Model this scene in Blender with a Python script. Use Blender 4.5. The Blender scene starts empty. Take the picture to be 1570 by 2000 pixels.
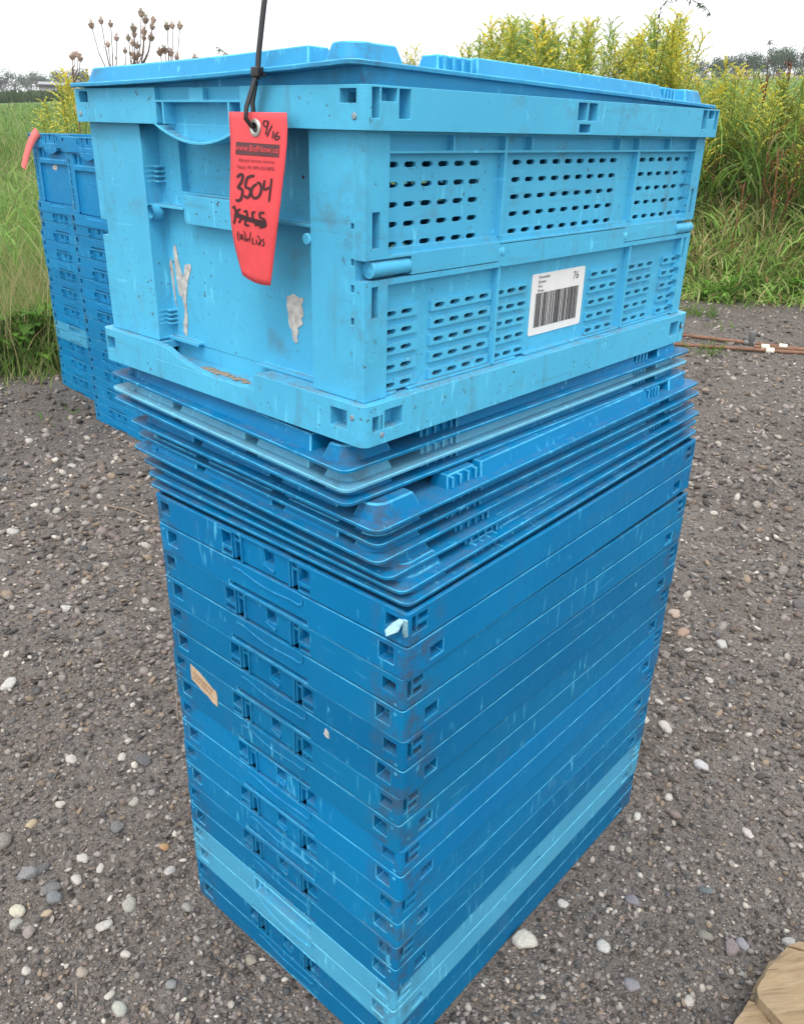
import bpy, bmesh, math, random
import numpy as np
from mathutils import Vector, Matrix, Euler

S = bpy.context.scene
COL = S.collection
random.seed(4)
RNG = np.random.default_rng(11)
R = math.radians

# ------------------------------------------------------------------ camera
F_PX, CAM = 1638.7, Vector((0.4088, -0.4787, 1.0348))
YAW, PITCH, ROLL = 0.71608, -0.43533, 0.02365
def cam_axes():
    cy, sy, cp, sp = math.cos(YAW), math.sin(YAW), math.cos(PITCH), math.sin(PITCH)
    f = Vector((-sy*cp, cy*cp, sp)); r = Vector((cy, sy, 0)); u = r.cross(f)
    cr, sr = math.cos(ROLL), math.sin(ROLL)
    return r*cr + u*sr, u*cr - r*sr, f
CR, CU, CF = cam_axes()
cd = bpy.data.cameras.new('camera'); cam = bpy.data.objects.new('camera', cd); COL.objects.link(cam)
cd.sensor_fit = 'VERTICAL'; cd.sensor_height = 24.0; cd.lens = 24.0*F_PX/2000.0
cd.clip_start = 0.02; cd.clip_end = 4000
cam.matrix_world = Matrix(((CR.x, CU.x, -CF.x, CAM.x), (CR.y, CU.y, -CF.y, CAM.y), (CR.z, CU.z, -CF.z, CAM.z), (0, 0, 0, 1)))
S.camera = cam
S.render.resolution_x, S.render.resolution_y = 803, 1024

# ------------------------------------------------------------------ sky, sun, exposure
SUN_EL, SUN_AZ = 56.0, 150.0        # azimuth clockwise from +Y
w = bpy.data.worlds.new('World'); S.world = w; w.use_nodes = True
nt = w.node_tree; nt.nodes.clear()
sky = nt.nodes.new('ShaderNodeTexSky'); sky.sky_type = 'NISHITA'; sky.sun_disc = False
sky.sun_elevation = R(SUN_EL); sky.sun_rotation = R(SUN_AZ); sky.dust_density = 3.0
mixw = nt.nodes.new('ShaderNodeMix'); mixw.data_type = 'RGBA'
mixw.inputs['Factor'].default_value = 0.9                       # closed cloud deck over the clear sky
mixw.inputs['B'].default_value = (9.0, 9.15, 9.3, 1)
bg = nt.nodes.new('ShaderNodeBackground'); bg.inputs['Strength'].default_value = 0.11
ow = nt.nodes.new('ShaderNodeOutputWorld')
nt.links.new(sky.outputs[0], mixw.inputs['A']); nt.links.new(mixw.outputs['Result'], bg.inputs[0]); nt.links.new(bg.outputs[0], ow.inputs[0])
sd = bpy.data.lights.new('sun', 'SUN'); sd.energy = 1.1; sd.angle = R(25); sd.color = (1.0, 0.965, 0.92)
so = bpy.data.objects.new('sun', sd); COL.objects.link(so)
az, el = R(SUN_AZ), R(SUN_EL)
sv = Vector((math.sin(az)*math.cos(el), math.cos(az)*math.cos(el), math.sin(el)))
so.rotation_euler = sv.to_track_quat('Z', 'Y').to_euler(); so.location = (0, 0, 30)
vs = S.view_settings
vs.view_transform = 'Standard'; vs.look = 'None'; vs.gamma = 1.0; vs.use_curve_mapping = False
vs.exposure = 0.88

# ------------------------------------------------------------------ helpers
def px_dir(px, py):
    return CF + CR*((px-785)/F_PX) + CU*((1000-py)/F_PX)
def at_ground(px, py, z=0.0):
    d = px_dir(px, py); return CAM + d*((z-CAM.z)/d.z)
def at(px, dist, py=200):
    d = px_dir(px, py); d = Vector((d.x, d.y, 0)).normalized()
    return CAM.x + d.x*dist, CAM.y + d.y*dist
def ztop(px, py, dist):
    d = px_dir(px, py)
    return CAM.z + dist*d.z/math.hypot(d.x, d.y)
def at_depth(px, py, dist):
    d = px_dir(px, py); return CAM + d*(dist/math.hypot(d.x, d.y))
def xe(y): return np.interp(y, [-6, -1, 1.0, 2, 5], [-5.2, -3.7, -3.12, -2.9, -1.95])
def ye(x): return np.interp(x, [-1.95, -1.2, 0, 3, 9], [5.0, 5.42, 5.9, 6.7, 7.2])
def grassy(x, y): return np.maximum(xe(y)-x, y-ye(x))
def sstep(t):
    t = np.clip(t, 0, 1); return t*t*(3-2*t)
def ground_z(x, y):
    x = np.asarray(x, float); y = np.asarray(y, float)
    dx, dy = x-CAM.x, y-CAM.y
    r = np.hypot(dx, dy)
    h = (0.00695*dx+0.05867*dy)*sstep((r-7.0)/30.0)
    n = 0.006*np.sin(x*5.1+1.3)*np.sin(y*4.3+.4)+0.004*np.sin(x*11.7+y*3.1)*np.sin(y*9.3-x*2.2)
    near = np.exp(-((x+0.19)**2+(y-0.3)**2)/0.35)
    b = -0.028*np.exp(-((x+2.6)**2+(y-1.4)**2)/1.2)
    return h + n*(1-near)*np.clip(r/2, 0, 1)*0.8 + b - 0.002*near

def tag(o, label=None, cat=None, group=None, kind=None):
    if label: o['label'] = label
    if cat: o['category'] = cat
    if group: o['group'] = group
    if kind: o['kind'] = kind
    return o
def empty(name, loc=(0, 0, 0), rot=(0, 0, 0)):
    o = bpy.data.objects.new(name, None); COL.objects.link(o)
    o.location = loc; o.rotation_euler = rot; o.empty_display_size = 0.05
    return o
def link(name, me, parent=None, loc=(0, 0, 0), rot=(0, 0, 0)):
    o = bpy.data.objects.new(name, me); COL.objects.link(o)
    o.parent = parent; o.location = loc; o.rotation_euler = rot
    return o
def copy_tree(o, parent=None):
    c = o.copy(); COL.objects.link(c); c.parent = parent
    for ch in list(o.children): copy_tree(ch, c)
    return c
def tint(o, col):
    o.color = (*col[:3], col[3] if len(col) > 3 else .45)
    for ch in o.children: tint(ch, col)

class G:
    def __init__(s): s.v = []; s.f = []; s.m = []
    def add(s, vs, fs, m=0):
        b = len(s.v); s.v += [tuple(p) for p in vs]
        s.f += [tuple(i+b for i in f) for f in fs]; s.m += [m]*len(fs)
    def box(s, x0, x1, y0, y1, z0, z1, m=0):
        v = [(x, y, z) for z in (z0, z1) for y in (y0, y1) for x in (x0, x1)]
        s.add(v, [(0, 2, 3, 1), (4, 5, 7, 6), (0, 1, 5, 4), (2, 6, 7, 3), (0, 4, 6, 2), (1, 3, 7, 5)], m)
    def prism(s, poly, mp, d0, d1, m=0):
        """poly (u,v) counter-clockwise seen from outside; d is depth inward, d0 outer"""
        n = len(poly)
        v = [mp(u, w_, d0) for u, w_ in poly]+[mp(u, w_, d1) for u, w_ in poly]
        f = [tuple(range(n)), tuple(range(2*n-1, n-1, -1))]+[(i, i+n, (i+1) % n+n, (i+1) % n) for i in range(n)]
        s.add(v, f, m)
    def frustum(s, bot, top, z0, z1, m=0):
        n = len(bot)
        v = [(x, y, z0) for x, y in bot]+[(x, y, z1) for x, y in top]
        s.add(v, [tuple(range(n, 2*n))]+[(i, (i+1) % n, (i+1) % n+n, i+n) for i in range(n)], m)
    def tube(s, pts, rad, n=8, m=0, cap=True):
        pts = [Vector(p) for p in pts]
        rads = rad if isinstance(rad, (list, tuple)) else [rad]*len(pts)
        b = len(s.v); k = len(pts); ref = None
        for i, p in enumerate(pts):
            t = (pts[min(i+1, k-1)]-pts[max(i-1, 0)]).normalized()
            if ref is None: ref = t.orthogonal().normalized()
            ref = (ref-t*ref.dot(t)).normalized(); bi = t.cross(ref)
            for j in range(n):
                a = 2*math.pi*j/n
                s.v.append(tuple(p+(ref*math.cos(a)+bi*math.sin(a))*rads[i]))
        for i in range(k-1):
            for j in range(n):
                s.f.append((b+i*n+j, b+i*n+(j+1) % n, b+(i+1)*n+(j+1) % n, b+(i+1)*n+j)); s.m.append(m)
        if cap:
            s.f.append(tuple(b+j for j in range(n-1, -1, -1))); s.m.append(m)
            s.f.append(tuple(b+(k-1)*n+j for j in range(n))); s.m.append(m)
    def mesh(s, name, mats=()):
        me = bpy.data.meshes.new(name); me.from_pydata(s.v, [], s.f)
        for m in mats: me.materials.append(m)
        if len(mats) > 1: me.polygons.foreach_set('material_index', s.m)
        me.update(); return me

def relief(g, mp, su, sv_, feats, thick, wrap=False, base=0.0):
    """box relief: feats (u0,u1,v0,v1,depth|None); later ones win; mp(u,v,d)->xyz"""
    eps = 1e-6
    U = sorted(set([round(a, 5) for a in su]+[round(c, 5) for f in feats for c in f[:2]]))
    V = sorted(set([round(a, 5) for a in sv_]+[round(c, 5) for f in feats for c in f[2:4]]))
    U = [u for u in U if min(su)-eps <= u <= max(su)+eps]; V = [v for v in V if min(sv_)-eps <= v <= max(sv_)+eps]
    nu, nv = len(U)-1, len(V)-1
    D = [[base]*nv for _ in range(nu)]
    for i in range(nu):
        uc = (U[i]+U[i+1])/2
        for j in range(nv):
            vc = (V[j]+V[j+1])/2
            for f in feats:
                if f[0] < uc < f[1] and f[2] < vc < f[3]: D[i][j] = f[4]
    cache = {}
    def V_(i, j, d):
        if wrap: i %= nu
        k = (i, j, round(d, 5))
        if k not in cache:
            cache[k] = len(g.v); g.v.append(tuple(mp(U[i], V[j], d)))
        return cache[k]
    def Q(*q):
        if len(set(q)) == 4: g.f.append(q); g.m.append(0)
    dd = lambda x: thick if x is None else x
    for i in range(nu):
        for j in range(nv):
            d = D[i][j]
            if d is not None:
                Q(V_(i, j, d), V_(i+1, j, d), V_(i+1, j+1, d), V_(i, j+1, d))
                if d < thick-eps:
                    Q(V_(i, j+1, thick), V_(i+1, j+1, thick), V_(i+1, j, thick), V_(i, j, thick))
            de = dd(d)
            ni = i+1
            if ni < nu or wrap:
                dr = dd(D[ni % nu][j])
                if abs(de-dr) > eps: Q(V_(ni, j, de), V_(ni, j, dr), V_(ni, j+1, dr), V_(ni, j+1, de))
            elif de < thick-eps: Q(V_(ni, j, de), V_(ni, j, thick), V_(ni, j+1, thick), V_(ni, j+1, de))
            if i == 0 and not wrap and de < thick-eps:
                Q(V_(0, j, thick), V_(0, j, de), V_(0, j+1, de), V_(0, j+1, thick))
            if j+1 < nv:
                da = dd(D[i][j+1])
                if abs(de-da) > eps: Q(V_(i, j+1, de), V_(i+1, j+1, de), V_(i+1, j+1, da), V_(i, j+1, da))
            elif de < thick-eps: Q(V_(i, j+1, de), V_(i+1, j+1, de), V_(i+1, j+1, thick), V_(i, j+1, thick))
            if j == 0 and de < thick-eps:
                Q(V_(i, 0, thick), V_(i+1, 0, thick), V_(i+1, 0, de), V_(i, 0, de))

def face_map(side, W, L, inset=0.0):
    """u runs left to right seen from outside, over the full outer width"""
    if side == 'A': return lambda u, v, d: (-W/2+u, -L/2+inset+d, v)
    if side == 'B': return lambda u, v, d: (W/2-inset-d, -L/2+u, v)
    if side == 'C': return lambda u, v, d: (W/2-u, L/2-inset-d, v)
    return lambda u, v, d: (-W/2+inset+d, L/2-u, v)

def ring(g, W, L, r, z0, z1, thick, feats, seg=4):
    a, q, b = W-2*r, r*math.pi/2, L-2*r
    st = {'A': 0, 'B': a+q, 'C': a+b+2*q, 'D': 2*a+b+3*q}; P = 2*a+2*b+4*q
    segs = [(0, a, 'A'), (a+q, a+q+b, 'B'), (a+b+2*q, 2*a+b+2*q, 'C'), (2*a+b+3*q, 2*a+2*b+3*q, 'D')]
    cen = [(W/2-r, -L/2+r), (W/2-r, L/2-r), (-W/2+r, L/2-r), (-W/2+r, -L/2+r)]
    fm = {k: face_map(k, W, L) for k in 'ABCD'}
    def mp(s, v, d):
        s = s % P
        for i, (s0, s1, k) in enumerate(segs):
            if s0-1e-7 <= s <= s1+1e-7: return fm[k](s-s0+r, v, d)
            if s < s1+q:
                th = -math.pi/2+i*math.pi/2+(s-s1)/q*math.pi/2
                rr = max(r-d, 0.0004); c = cen[i]
                return (c[0]+rr*math.cos(th), c[1]+rr*math.sin(th), v)
    su = [0, P]
    for s0, s1, k in segs: su += [s0, s1]+[s1+q*t/seg for t in range(1, seg)]
    ln = {'A': a, 'B': b, 'C': a, 'D': b}
    ff = []
    for side, u0, u1, v0, v1, d in feats:
        for k in side:
            s0 = st[k]; x0 = max(u0-r, 0); x1 = min(u1-r, ln[k])
            ff.append((s0+x0, s0+x1, v0, v1, d))
    relief(g, mp, su, [z0, z1], ff, thick, wrap=True)

def bake(o, bevel=0.0008, seg=2, ang=38):
    if bevel:
        m = o.modifiers.new('b', 'BEVEL'); m.width = bevel; m.segments = seg; m.limit_method = 'ANGLE'; m.angle_limit = R(ang)
        m.use_clamp_overlap = True; m.loop_slide = True
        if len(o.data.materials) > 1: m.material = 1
    for p in o.data.polygons: p.use_smooth = True
    m = o.modifiers.new('w', 'WEIGHTED_NORMAL'); m.keep_sharp = False; m.weight = 60
    dg = bpy.context.evaluated_depsgraph_get()
    me = bpy.data.meshes.new_from_object(o.evaluated_get(dg))
    o.modifiers.clear(); me.name = o.data.name; o.data = me
    return o
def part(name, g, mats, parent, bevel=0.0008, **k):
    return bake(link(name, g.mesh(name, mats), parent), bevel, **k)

# ------------------------------------------------------------------ materials
def mat(name):
    m = bpy.data.materials.new(name); m.use_nodes = True
    n = m.node_tree.nodes; b = n['Principled BSDF']
    return m, m.node_tree, b
def nd(t, typ, **k):
    x = t.nodes.new(typ)
    for a, v in k.items(): setattr(x, a, v)
    return x
def noise(t, co, scale, detail=4, rough=.55, dist=0.0):
    x = nd(t, 'ShaderNodeTexNoise'); x.inputs['Scale'].default_value = scale; x.inputs['Detail'].default_value = detail
    x.inputs['Roughness'].default_value = rough; x.inputs['Distortion'].default_value = dist
    t.links.new(co, x.inputs['Vector']); return x.outputs['Fac']
def ramp(t, fac, stops):
    x = nd(t, 'ShaderNodeValToRGB'); e = x.color_ramp.elements
    while len(e) < len(stops): e.new(.5)
    for el_, (p, c) in zip(e, stops):
        el_.position = p; el_.color = c if len(c) == 4 else (*c, 1)
    t.links.new(fac, x.inputs[0]); return x.outputs[0]
def mixc(t, fac, a, b, mode='MIX'):
    x = nd(t, 'ShaderNodeMix', data_type='RGBA', blend_type=mode)
    for sock, v in (('Factor', fac), ('A', a), ('B', b)):
        if hasattr(v, 'is_output'): t.links.new(v, x.inputs[sock])
        elif isinstance(v, (int, float)): x.inputs[sock].default_value = v
        else: x.inputs[sock].default_value = (*v, 1) if len(v) == 3 else v
    return x.outputs['Result']
def math_(t, op, a, b=0.0, c=None):
    x = nd(t, 'ShaderNodeMath', operation=op)
    for i, v in enumerate((a, b) if c is None else (a, b, c)):
        if hasattr(v, 'is_output'): t.links.new(v, x.inputs[i])
        else: x.inputs[i].default_value = v
    return x.outputs[0]
def mapping(t, co, sc, loc=None):
    x = nd(t, 'ShaderNodeMapping'); x.inputs['Scale'].default_value = sc; t.links.new(co, x.inputs[0])
    if loc is not None: t.links.new(loc, x.inputs['Location'])
    return x.outputs[0]
def bump(t, b, h, strength, dist):
    x = nd(t, 'ShaderNodeBump'); x.inputs['Strength'].default_value = strength; x.inputs['Distance'].default_value = dist
    t.links.new(h, x.inputs['Height']); t.links.new(x.outputs[0], b.inputs['Normal'])
W0, W1 = (0, 0, 0, 1), (1, 1, 1, 1)

def plastic(name, worn_highlight, dirt):
    m, t, b = mat(name)
    oi = nd(t, 'ShaderNodeObjectInfo'); tc = nd(t, 'ShaderNodeTexCoord')
    off = nd(t, 'ShaderNodeVectorMath', operation='SCALE'); t.links.new(oi.outputs['Location'], off.inputs[0]); off.inputs['Scale'].default_value = 13.7
    co = mapping(t, tc.outputs['Object'], (1, 1, 1), off.outputs[0])
    base = oi.outputs['Color']; al = math_(t, 'MULTIPLY', oi.outputs['Alpha'], dirt)
    n1 = noise(t, co, 5, 5, .6)
    c = mixc(t, 1.0, base, ramp(t, n1, [(.25, (.80, .84, .88)), (.75, (1.14, 1.10, 1.06))]), 'MULTIPLY')
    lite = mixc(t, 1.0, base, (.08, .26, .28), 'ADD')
    # scuffs: short pale streaks, mostly upright
    s1 = noise(t, mapping(t, co, (150, 150, 22)), 1.0, 2, .5)
    s2 = noise(t, co, 11, 3, .6)
    sc = math_(t, 'MULTIPLY', ramp(t, s1, [(.615, W0), (.70, W1)]), ramp(t, s2, [(.50, W0), (.64, W1)]))
    c = mixc(t, math_(t, 'MULTIPLY', sc, .92), c, lite)
    sp_ = ramp(t, noise(t, mapping(t, co, (85, 85, 30)), 1, 3, .6), [(.69, W0), (.73, W1)])
    c = mixc(t, math_(t, 'MULTIPLY', sp_, .55), c, lite)
    s3 = noise(t, mapping(t, co, (14, 14, 190)), 1.0, 2, .5)
    sc3 = math_(t, 'MULTIPLY', ramp(t, s3, [(.66, W0), (.74, W1)]), ramp(t, noise(t, co, 7, 3), [(.46, W0), (.6, W1)]))
    c = mixc(t, math_(t, 'MULTIPLY', sc3, .35), c, lite)
    # pale bloom rubbed patches
    c = mixc(t, math_(t, 'MULTIPLY', ramp(t, noise(t, co, 16, 6, .7, .4), [(.6, W0), (.78, W1)]), .28), c, lite)
    # grime, mostly dust clinging in blotches and specks
    d1 = ramp(t, noise(t, co, 21, 7, .72), [(.57, W0), (.72, W1)])
    d2 = ramp(t, noise(t, co, 210, 3, .6), [(.64, W0), (.70, W1)])
    d3 = ramp(t, noise(t, mapping(t, co, (40, 40, 5)), 1, 4, .6), [(.60, W0), (.74, W1)])
    c = mixc(t, math_(t, 'MULTIPLY', d1, math_(t, 'MULTIPLY', al, .30)), c, (.12, .105, .085))
    c = mixc(t, math_(t, 'MULTIPLY', d3, math_(t, 'MULTIPLY', al, .22)), c, (.10, .095, .085))
    c = mixc(t, math_(t, 'MULTIPLY', d2, math_(t, 'MULTIPLY', ramp(t, s2, [(.42, W0), (.6, W1)]), math_(t, 'MULTIPLY', al, .80))), c, (.07, .06, .05))
    d4 = math_(t, 'MULTIPLY', ramp(t, noise(t, mapping(t, co, (3.5, 3.5, 60)), 1, 5, .65), [(.55, W0), (.72, W1)]), ramp(t, noise(t, co, 9, 4, .65), [(.42, W0), (.62, W1)]))
    c = mixc(t, math_(t, 'MULTIPLY', math_(t, 'ADD', al, .25), math_(t, 'MULTIPLY', d4, .30)), c, (.085, .085, .080))
    gg = nd(t, 'ShaderNodeSeparateXYZ'); t.links.new(tc.outputs['Object'], gg.inputs[0])
    ex = math_(t, 'SUBTRACT', .2, math_(t, 'ABSOLUTE', gg.outputs['X'])); ey = math_(t, 'SUBTRACT', .3, math_(t, 'ABSOLUTE', gg.outputs['Y']))
    cn = ramp(t, math_(t, 'MAXIMUM', ex, ey), [(.022, W1), (.06, W0)])
    d5 = math_(t, 'MULTIPLY', cn, ramp(t, noise(t, co, 42, 5, .7), [(.46, W0), (.62, W1)]))
    c = mixc(t, math_(t, 'MULTIPLY', d5, math_(t, 'MULTIPLY', math_(t, 'SUBTRACT', 1.55, al), .45)), c, (.065, .055, .048))
    # settled dust on faces that look up
    ge = nd(t, 'ShaderNodeNewGeometry'); sx = nd(t, 'ShaderNodeSeparateXYZ'); t.links.new(ge.outputs['True Normal'], sx.inputs[0])
    up = ramp(t, sx.outputs['Z'], [(.75, W0), (.97, W1)])
    dust = math_(t, 'MULTIPLY', up, math_(t, 'MULTIPLY', ramp(t, noise(t, co, 30, 5, .7), [(.40, W0), (.60, W1)]), ramp(t, noise(t, co, 420, 3, .7), [(.38, W0), (.60, W1)])))
    c = mixc(t, math_(t, 'MULTIPLY', dust, math_(t, 'MULTIPLY', math_(t, 'ADD', al, .35), .5)), c, (.20, .155, .115))
    if worn_highlight:  # bevel faces: stress whitening, plus edge highlights painted into the colour
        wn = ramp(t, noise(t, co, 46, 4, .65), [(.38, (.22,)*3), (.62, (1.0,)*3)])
        c = mixc(t, math_(t, 'MULTIPLY', wn, worn_highlight), c, mixc(t, 1.0, base, (.085, .27, .30), 'ADD'))
    t.links.new(c, b.inputs['Base Color'])
    t.links.new(ramp(t, noise(t, co, 60, 4), [(.3, (.40,)*3), (.75, (.60,)*3)]), b.inputs['Roughness'])
    b.inputs['Specular IOR Level'].default_value = .15
    bump(t, b, math_(t, 'ADD', math_(t, 'MULTIPLY', noise(t, co, 900, 2), .35), noise(t, co, 60, 3)), .10, .0012)
    return m
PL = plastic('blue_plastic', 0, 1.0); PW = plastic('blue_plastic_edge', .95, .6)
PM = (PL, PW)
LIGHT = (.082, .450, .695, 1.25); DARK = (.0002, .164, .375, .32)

def flat(name, col, rough=.6, metal=0, var=.12, scale=40, bumpd=0):
    m, t, b = mat(name); tc = nd(t, 'ShaderNodeTexCoord')
    n = noise(t, tc.outputs['Object'], scale, 5, .6)
    lo = tuple(c*(1-var) for c in col); hi = tuple(min(1, c*(1+var)) for c in col)
    t.links.new(ramp(t, n, [(.3, lo), (.7, hi)]), b.inputs['Base Color'])
    b.inputs['Roughness'].default_value = rough; b.inputs['Metallic'].default_value = metal
    if bumpd: bump(t, b, n, .5, bumpd)
    return m
M_BLACK = flat('black_nylon', (.012, .012, .013), .38)
M_TAG = flat('red_tag_card', (.80, .075, .085), .72, var=.08, scale=60)
M_PINK = flat('faded_tag_card', (.85, .20, .19), .75, var=.06)
M_INK = flat('black_marker', (.045, .012, .016), .6, var=.2)
M_PRINT = flat('printed_ink', (.13, .02, .03), .7, var=.2)
M_PRINT2 = flat('dark_print_band', (.10, .035, .04), .7, var=.25)
M_METAL = flat('dull_metal', (.55, .53, .50), .35, .9)
M_WHITE = flat('white_label', (.78, .78, .77), .55, var=.04)
M_BAR = flat('label_print', (.06, .06, .065), .6)
M_SCRAP = flat('torn_paper', (.50, .485, .455), .85, var=.38, scale=150)
M_TAN = flat('tan_sticker', (.52, .38, .25), .8, var=.18, scale=90)
M_TANINK = flat('sticker_print', (.30, .19, .11), .8)
M_DIRT = flat('dry_dirt', (.30, .24, .18), .95, var=.3, scale=300)
M_SCREW = flat('screw_head', (.26, .33, .38), .55, .3)

# ------------------------------------------------------------------ light blue assembled crate
def slot_rects(uc, vc, w_, h):
    w_, h = .0136, .0043
    return [(uc-w_/2, uc+w_/2, vc-h*.27, vc+h*.27, None), (uc-w_/2+.0009, uc+w_/2-.0009, vc-h*.41, vc+h*.41, None),
            (uc-w_/2+.0020, uc+w_/2-.0020, vc-h/2, vc+h/2, None)]
def arc_pts(p0, pm, p1, n=10):
    out = []
    for i in range(n+1):
        s = i/n; a = (1-s)*(1-s); b_ = 2*s*(1-s); c = s*s
        cx = 2*pm[0]-(p0[0]+p1[0])/2; cy = 2*pm[1]-(p0[1]+p1[1])/2
        out.append((a*p0[0]+b_*cx+c*p1[0], a*p0[1]+b_*cy+c*p1[1]))
    return out
TW, TL_, TH = .4093, .5936, .2714
def screws(parent, spots):
    for (p, nrm) in spots:
        g = G(); p = Vector(p); nrm = Vector(nrm)
        g.tube([p-nrm*.002, p+nrm*.0004, p+nrm*.0008], [.0026, .0026, .0017], 12)
        part('screw', g, (M_SCREW,), parent, 0)
def make_light_crate():
    W, L, H = TW, TL_, TH
    root = empty('collapsible_crate')
    # ---- rim
    g = G(); z0, z1 = .2419, H
    fe = []
    for k in 'AC':
        fe += [(k, .0125, .0285, .2595, .2690, .016), (k, .3830, .4000, .2595, .2690, .016),
               (k, .1455, .2672, .2612, z1, .006), (k, .197, .217, .2612, z1-.001, .0005),
               (k, .1455, .2672, z0, .2600, .013), (k, .1552, .1575, z0, .2612, 0), (k, .2503, .2526, z0, .2612, 0),
               (k, .1455, .2672, .2597, .2614, 0)]
    for k in 'BD':
        m = (lambda a, b: (a, b))
        fe += [(k, .0065, .0148, .2500, .2700, .010), (k, .0162, .0330, .2612, .2700, .012), (k, .0350, .0478, .2500, .2700, .012),
               (k, .2800, .2962, .2540, .2692, .012), (k, .2985, .3145, .2540, .2692, .012), (k, .2845, .3050, .2436, .2510, .012),
               (k, .5465, .5590, .2500, .2700, .012), (k, .5612, .5775, .2612, .2700, .012), (k, .5790, .5870, .2500, .2700, .010)]
    ring(g, W, L, .006, z0, z1, .0055, fe)
    part('rim_frame', g, PM, root, .0008)
    # grip: bowl-shaped apron below the rim
    for k in 'AC':
        g = G(); mp = face_map(k, W, L)
        arc = arc_pts((.1375, .2425), (.2045, .2262), (.2705, .2425), 14)
        g.prism(arc, mp, .0125, .0150)
        for i in range(len(arc)-1):
            (u0, v0), (u1, v1) = arc[i], arc[i+1]
            g.prism([(u0, v0), (u1, v1), (u1, v1+.0022), (u0, v0+.0022)], mp, .0, .0150)
        part('grip', g, PM, root, .0005)
    # ---- base frame, with the dip in front of each end wall
    g = G(); bz = .0358
    fe = []
    for k in 'AC':
        fe += [(k, .0085, .0250, .0135, .0275, .014), (k, .3690, .3890, .0125, .0290, .014), (k, .1050, .2665, .0190, bz, None)]
    for k in 'BD':
        fe += [(k, .0100, .0185, .0120, .0255, .012), (k, .0200, .0225, .0120, .0255, .012), (k, .0245, .0470, .0120, .0290, .014),
               (k, .5470, .5690, .0105, .0280, .014), (k, .5735, .5810, .0120, .0255, .012)]
    ring(g, W, L, .008, 0, bz, .0075, fe)
    for k in 'AC':
        mp = face_map(k, W, L)
        top = [(.1050, bz), (.118, .0355), (.127, .0340), (.135, .0308), (.143, .0280), (.158, .0243), (.175, .0215), (.192, .0200), (.212, .0194), (.232, .0196), (.248, .0203), (.258, .0218), (.2625, .0260), (.2650, .0318), (.2665, bz)]
        for i in range(len(top)-1):
            (u0, v0), (u1, v1) = top[i], top[i+1]
            g.prism([(u0, .0190), (u1, .0190), (u1, v1), (u0, v0)], mp, .0001, .0074)
        # foot lip and floor ledge behind the dip
        g.box(*sorted((mp(.105, 0, 0)[0], mp(.30, 0, 0)[0])), *sorted((mp(0, 0, .0105)[1], mp(0, 0, .034)[1])), .012, .0188)
    g.box(-W/2+.008, W/2-.008, -L/2+.008, L/2-.008, .004, .010)
    for sy in (-1, 1):
        mpk = face_map('A' if sy < 0 else 'C', W, L)
        for u0, u1 in ((.0078, .1048), (.2667, W-.0078)):
            g.box(*sorted((mpk(u0, 0, 0)[0], mpk(u1, 0, 0)[0])), *sorted((mpk(0, 0, .0072)[1], mpk(0, 0, .034)[1])), .028, .0352)
    for sx in (-1, 1): g.box(*sorted((sx*(W/2-.0072), sx*(W/2-.022))), -L/2+.035, L/2-.035, .028, .0352)
    part('base_frame', g, PM, root, .0009)
    # ---- end walls
    I = .0095
    for k in 'AC':
        g = G(); mp = face_map(k, W, L, I)
        fe = [(.100, .338, bz, .2419, .020), (.132, .277, .1830, .2419, .0285), (.100, .150, .1680, .1705, .007),
              (.262, .338, .1680, .1705, .007), (.3345, .338, bz, .2419, .010)]
        for z in (.190, .1945, .199, .2035, .052, .0565, .061, .0655): fe.append((.100, .1065, z, z+.0016, .011))
        fe += [(.100, .150, bz, .0395, .013), (.245, .338, bz, .0380, .012)]
        for z in (.098, .124): fe += [(.3842, .3880, z, z+.006, .006)]
        fe += [(.3842, .3880, .1445, .150, .006), (.3842, .3880, .172, .1765, .006)]
        relief(g, mp, [.0208, W-.0208], [bz, .2419], fe, .030)
        g.box(*sorted((mp(.100, 0, 0)[0], mp(.2665, 0, 0)[0])), *sorted((mp(0, 0, .0205)[1], mp(0, 0, .0245)[1])), .0186, bz+.002)
        # rounded boss and latch socket
        bo = [(.150, .1590), (.152, .1560), (.260, .1560), (.262, .1590), (.262, .1780), (.260, .1815), (.152, .1815), (.150, .1785)]
        g.prism(bo, mp, .0085, .0215)
        c = mp(.1055, .1630, .0100); n = mp(0, 0, 0)[1]-mp(0, 0, .01)[1]
        g.tube([(c[0], c[1], c[2]), (c[0], c[1]+math.copysign(.010, n), c[2])], .0072, 14, cap=False)
        g.tube([(c[0], c[1], c[2]), (c[0], c[1]+math.copysign(.010, n), c[2])], .0055, 14, cap=False)
        ep = part('end_panel', g, PM, root, .0012)
        # small raised nubs on the wall
        g = G(); c = mp(.3335, .1600, .004); g.tube([(c[0], c[1], c[2]), (c[0], c[1]+math.copysign(-.005, n), c[2])], .0046, 14)
        part('latch_nub', g, PM, root, .0008)
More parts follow.
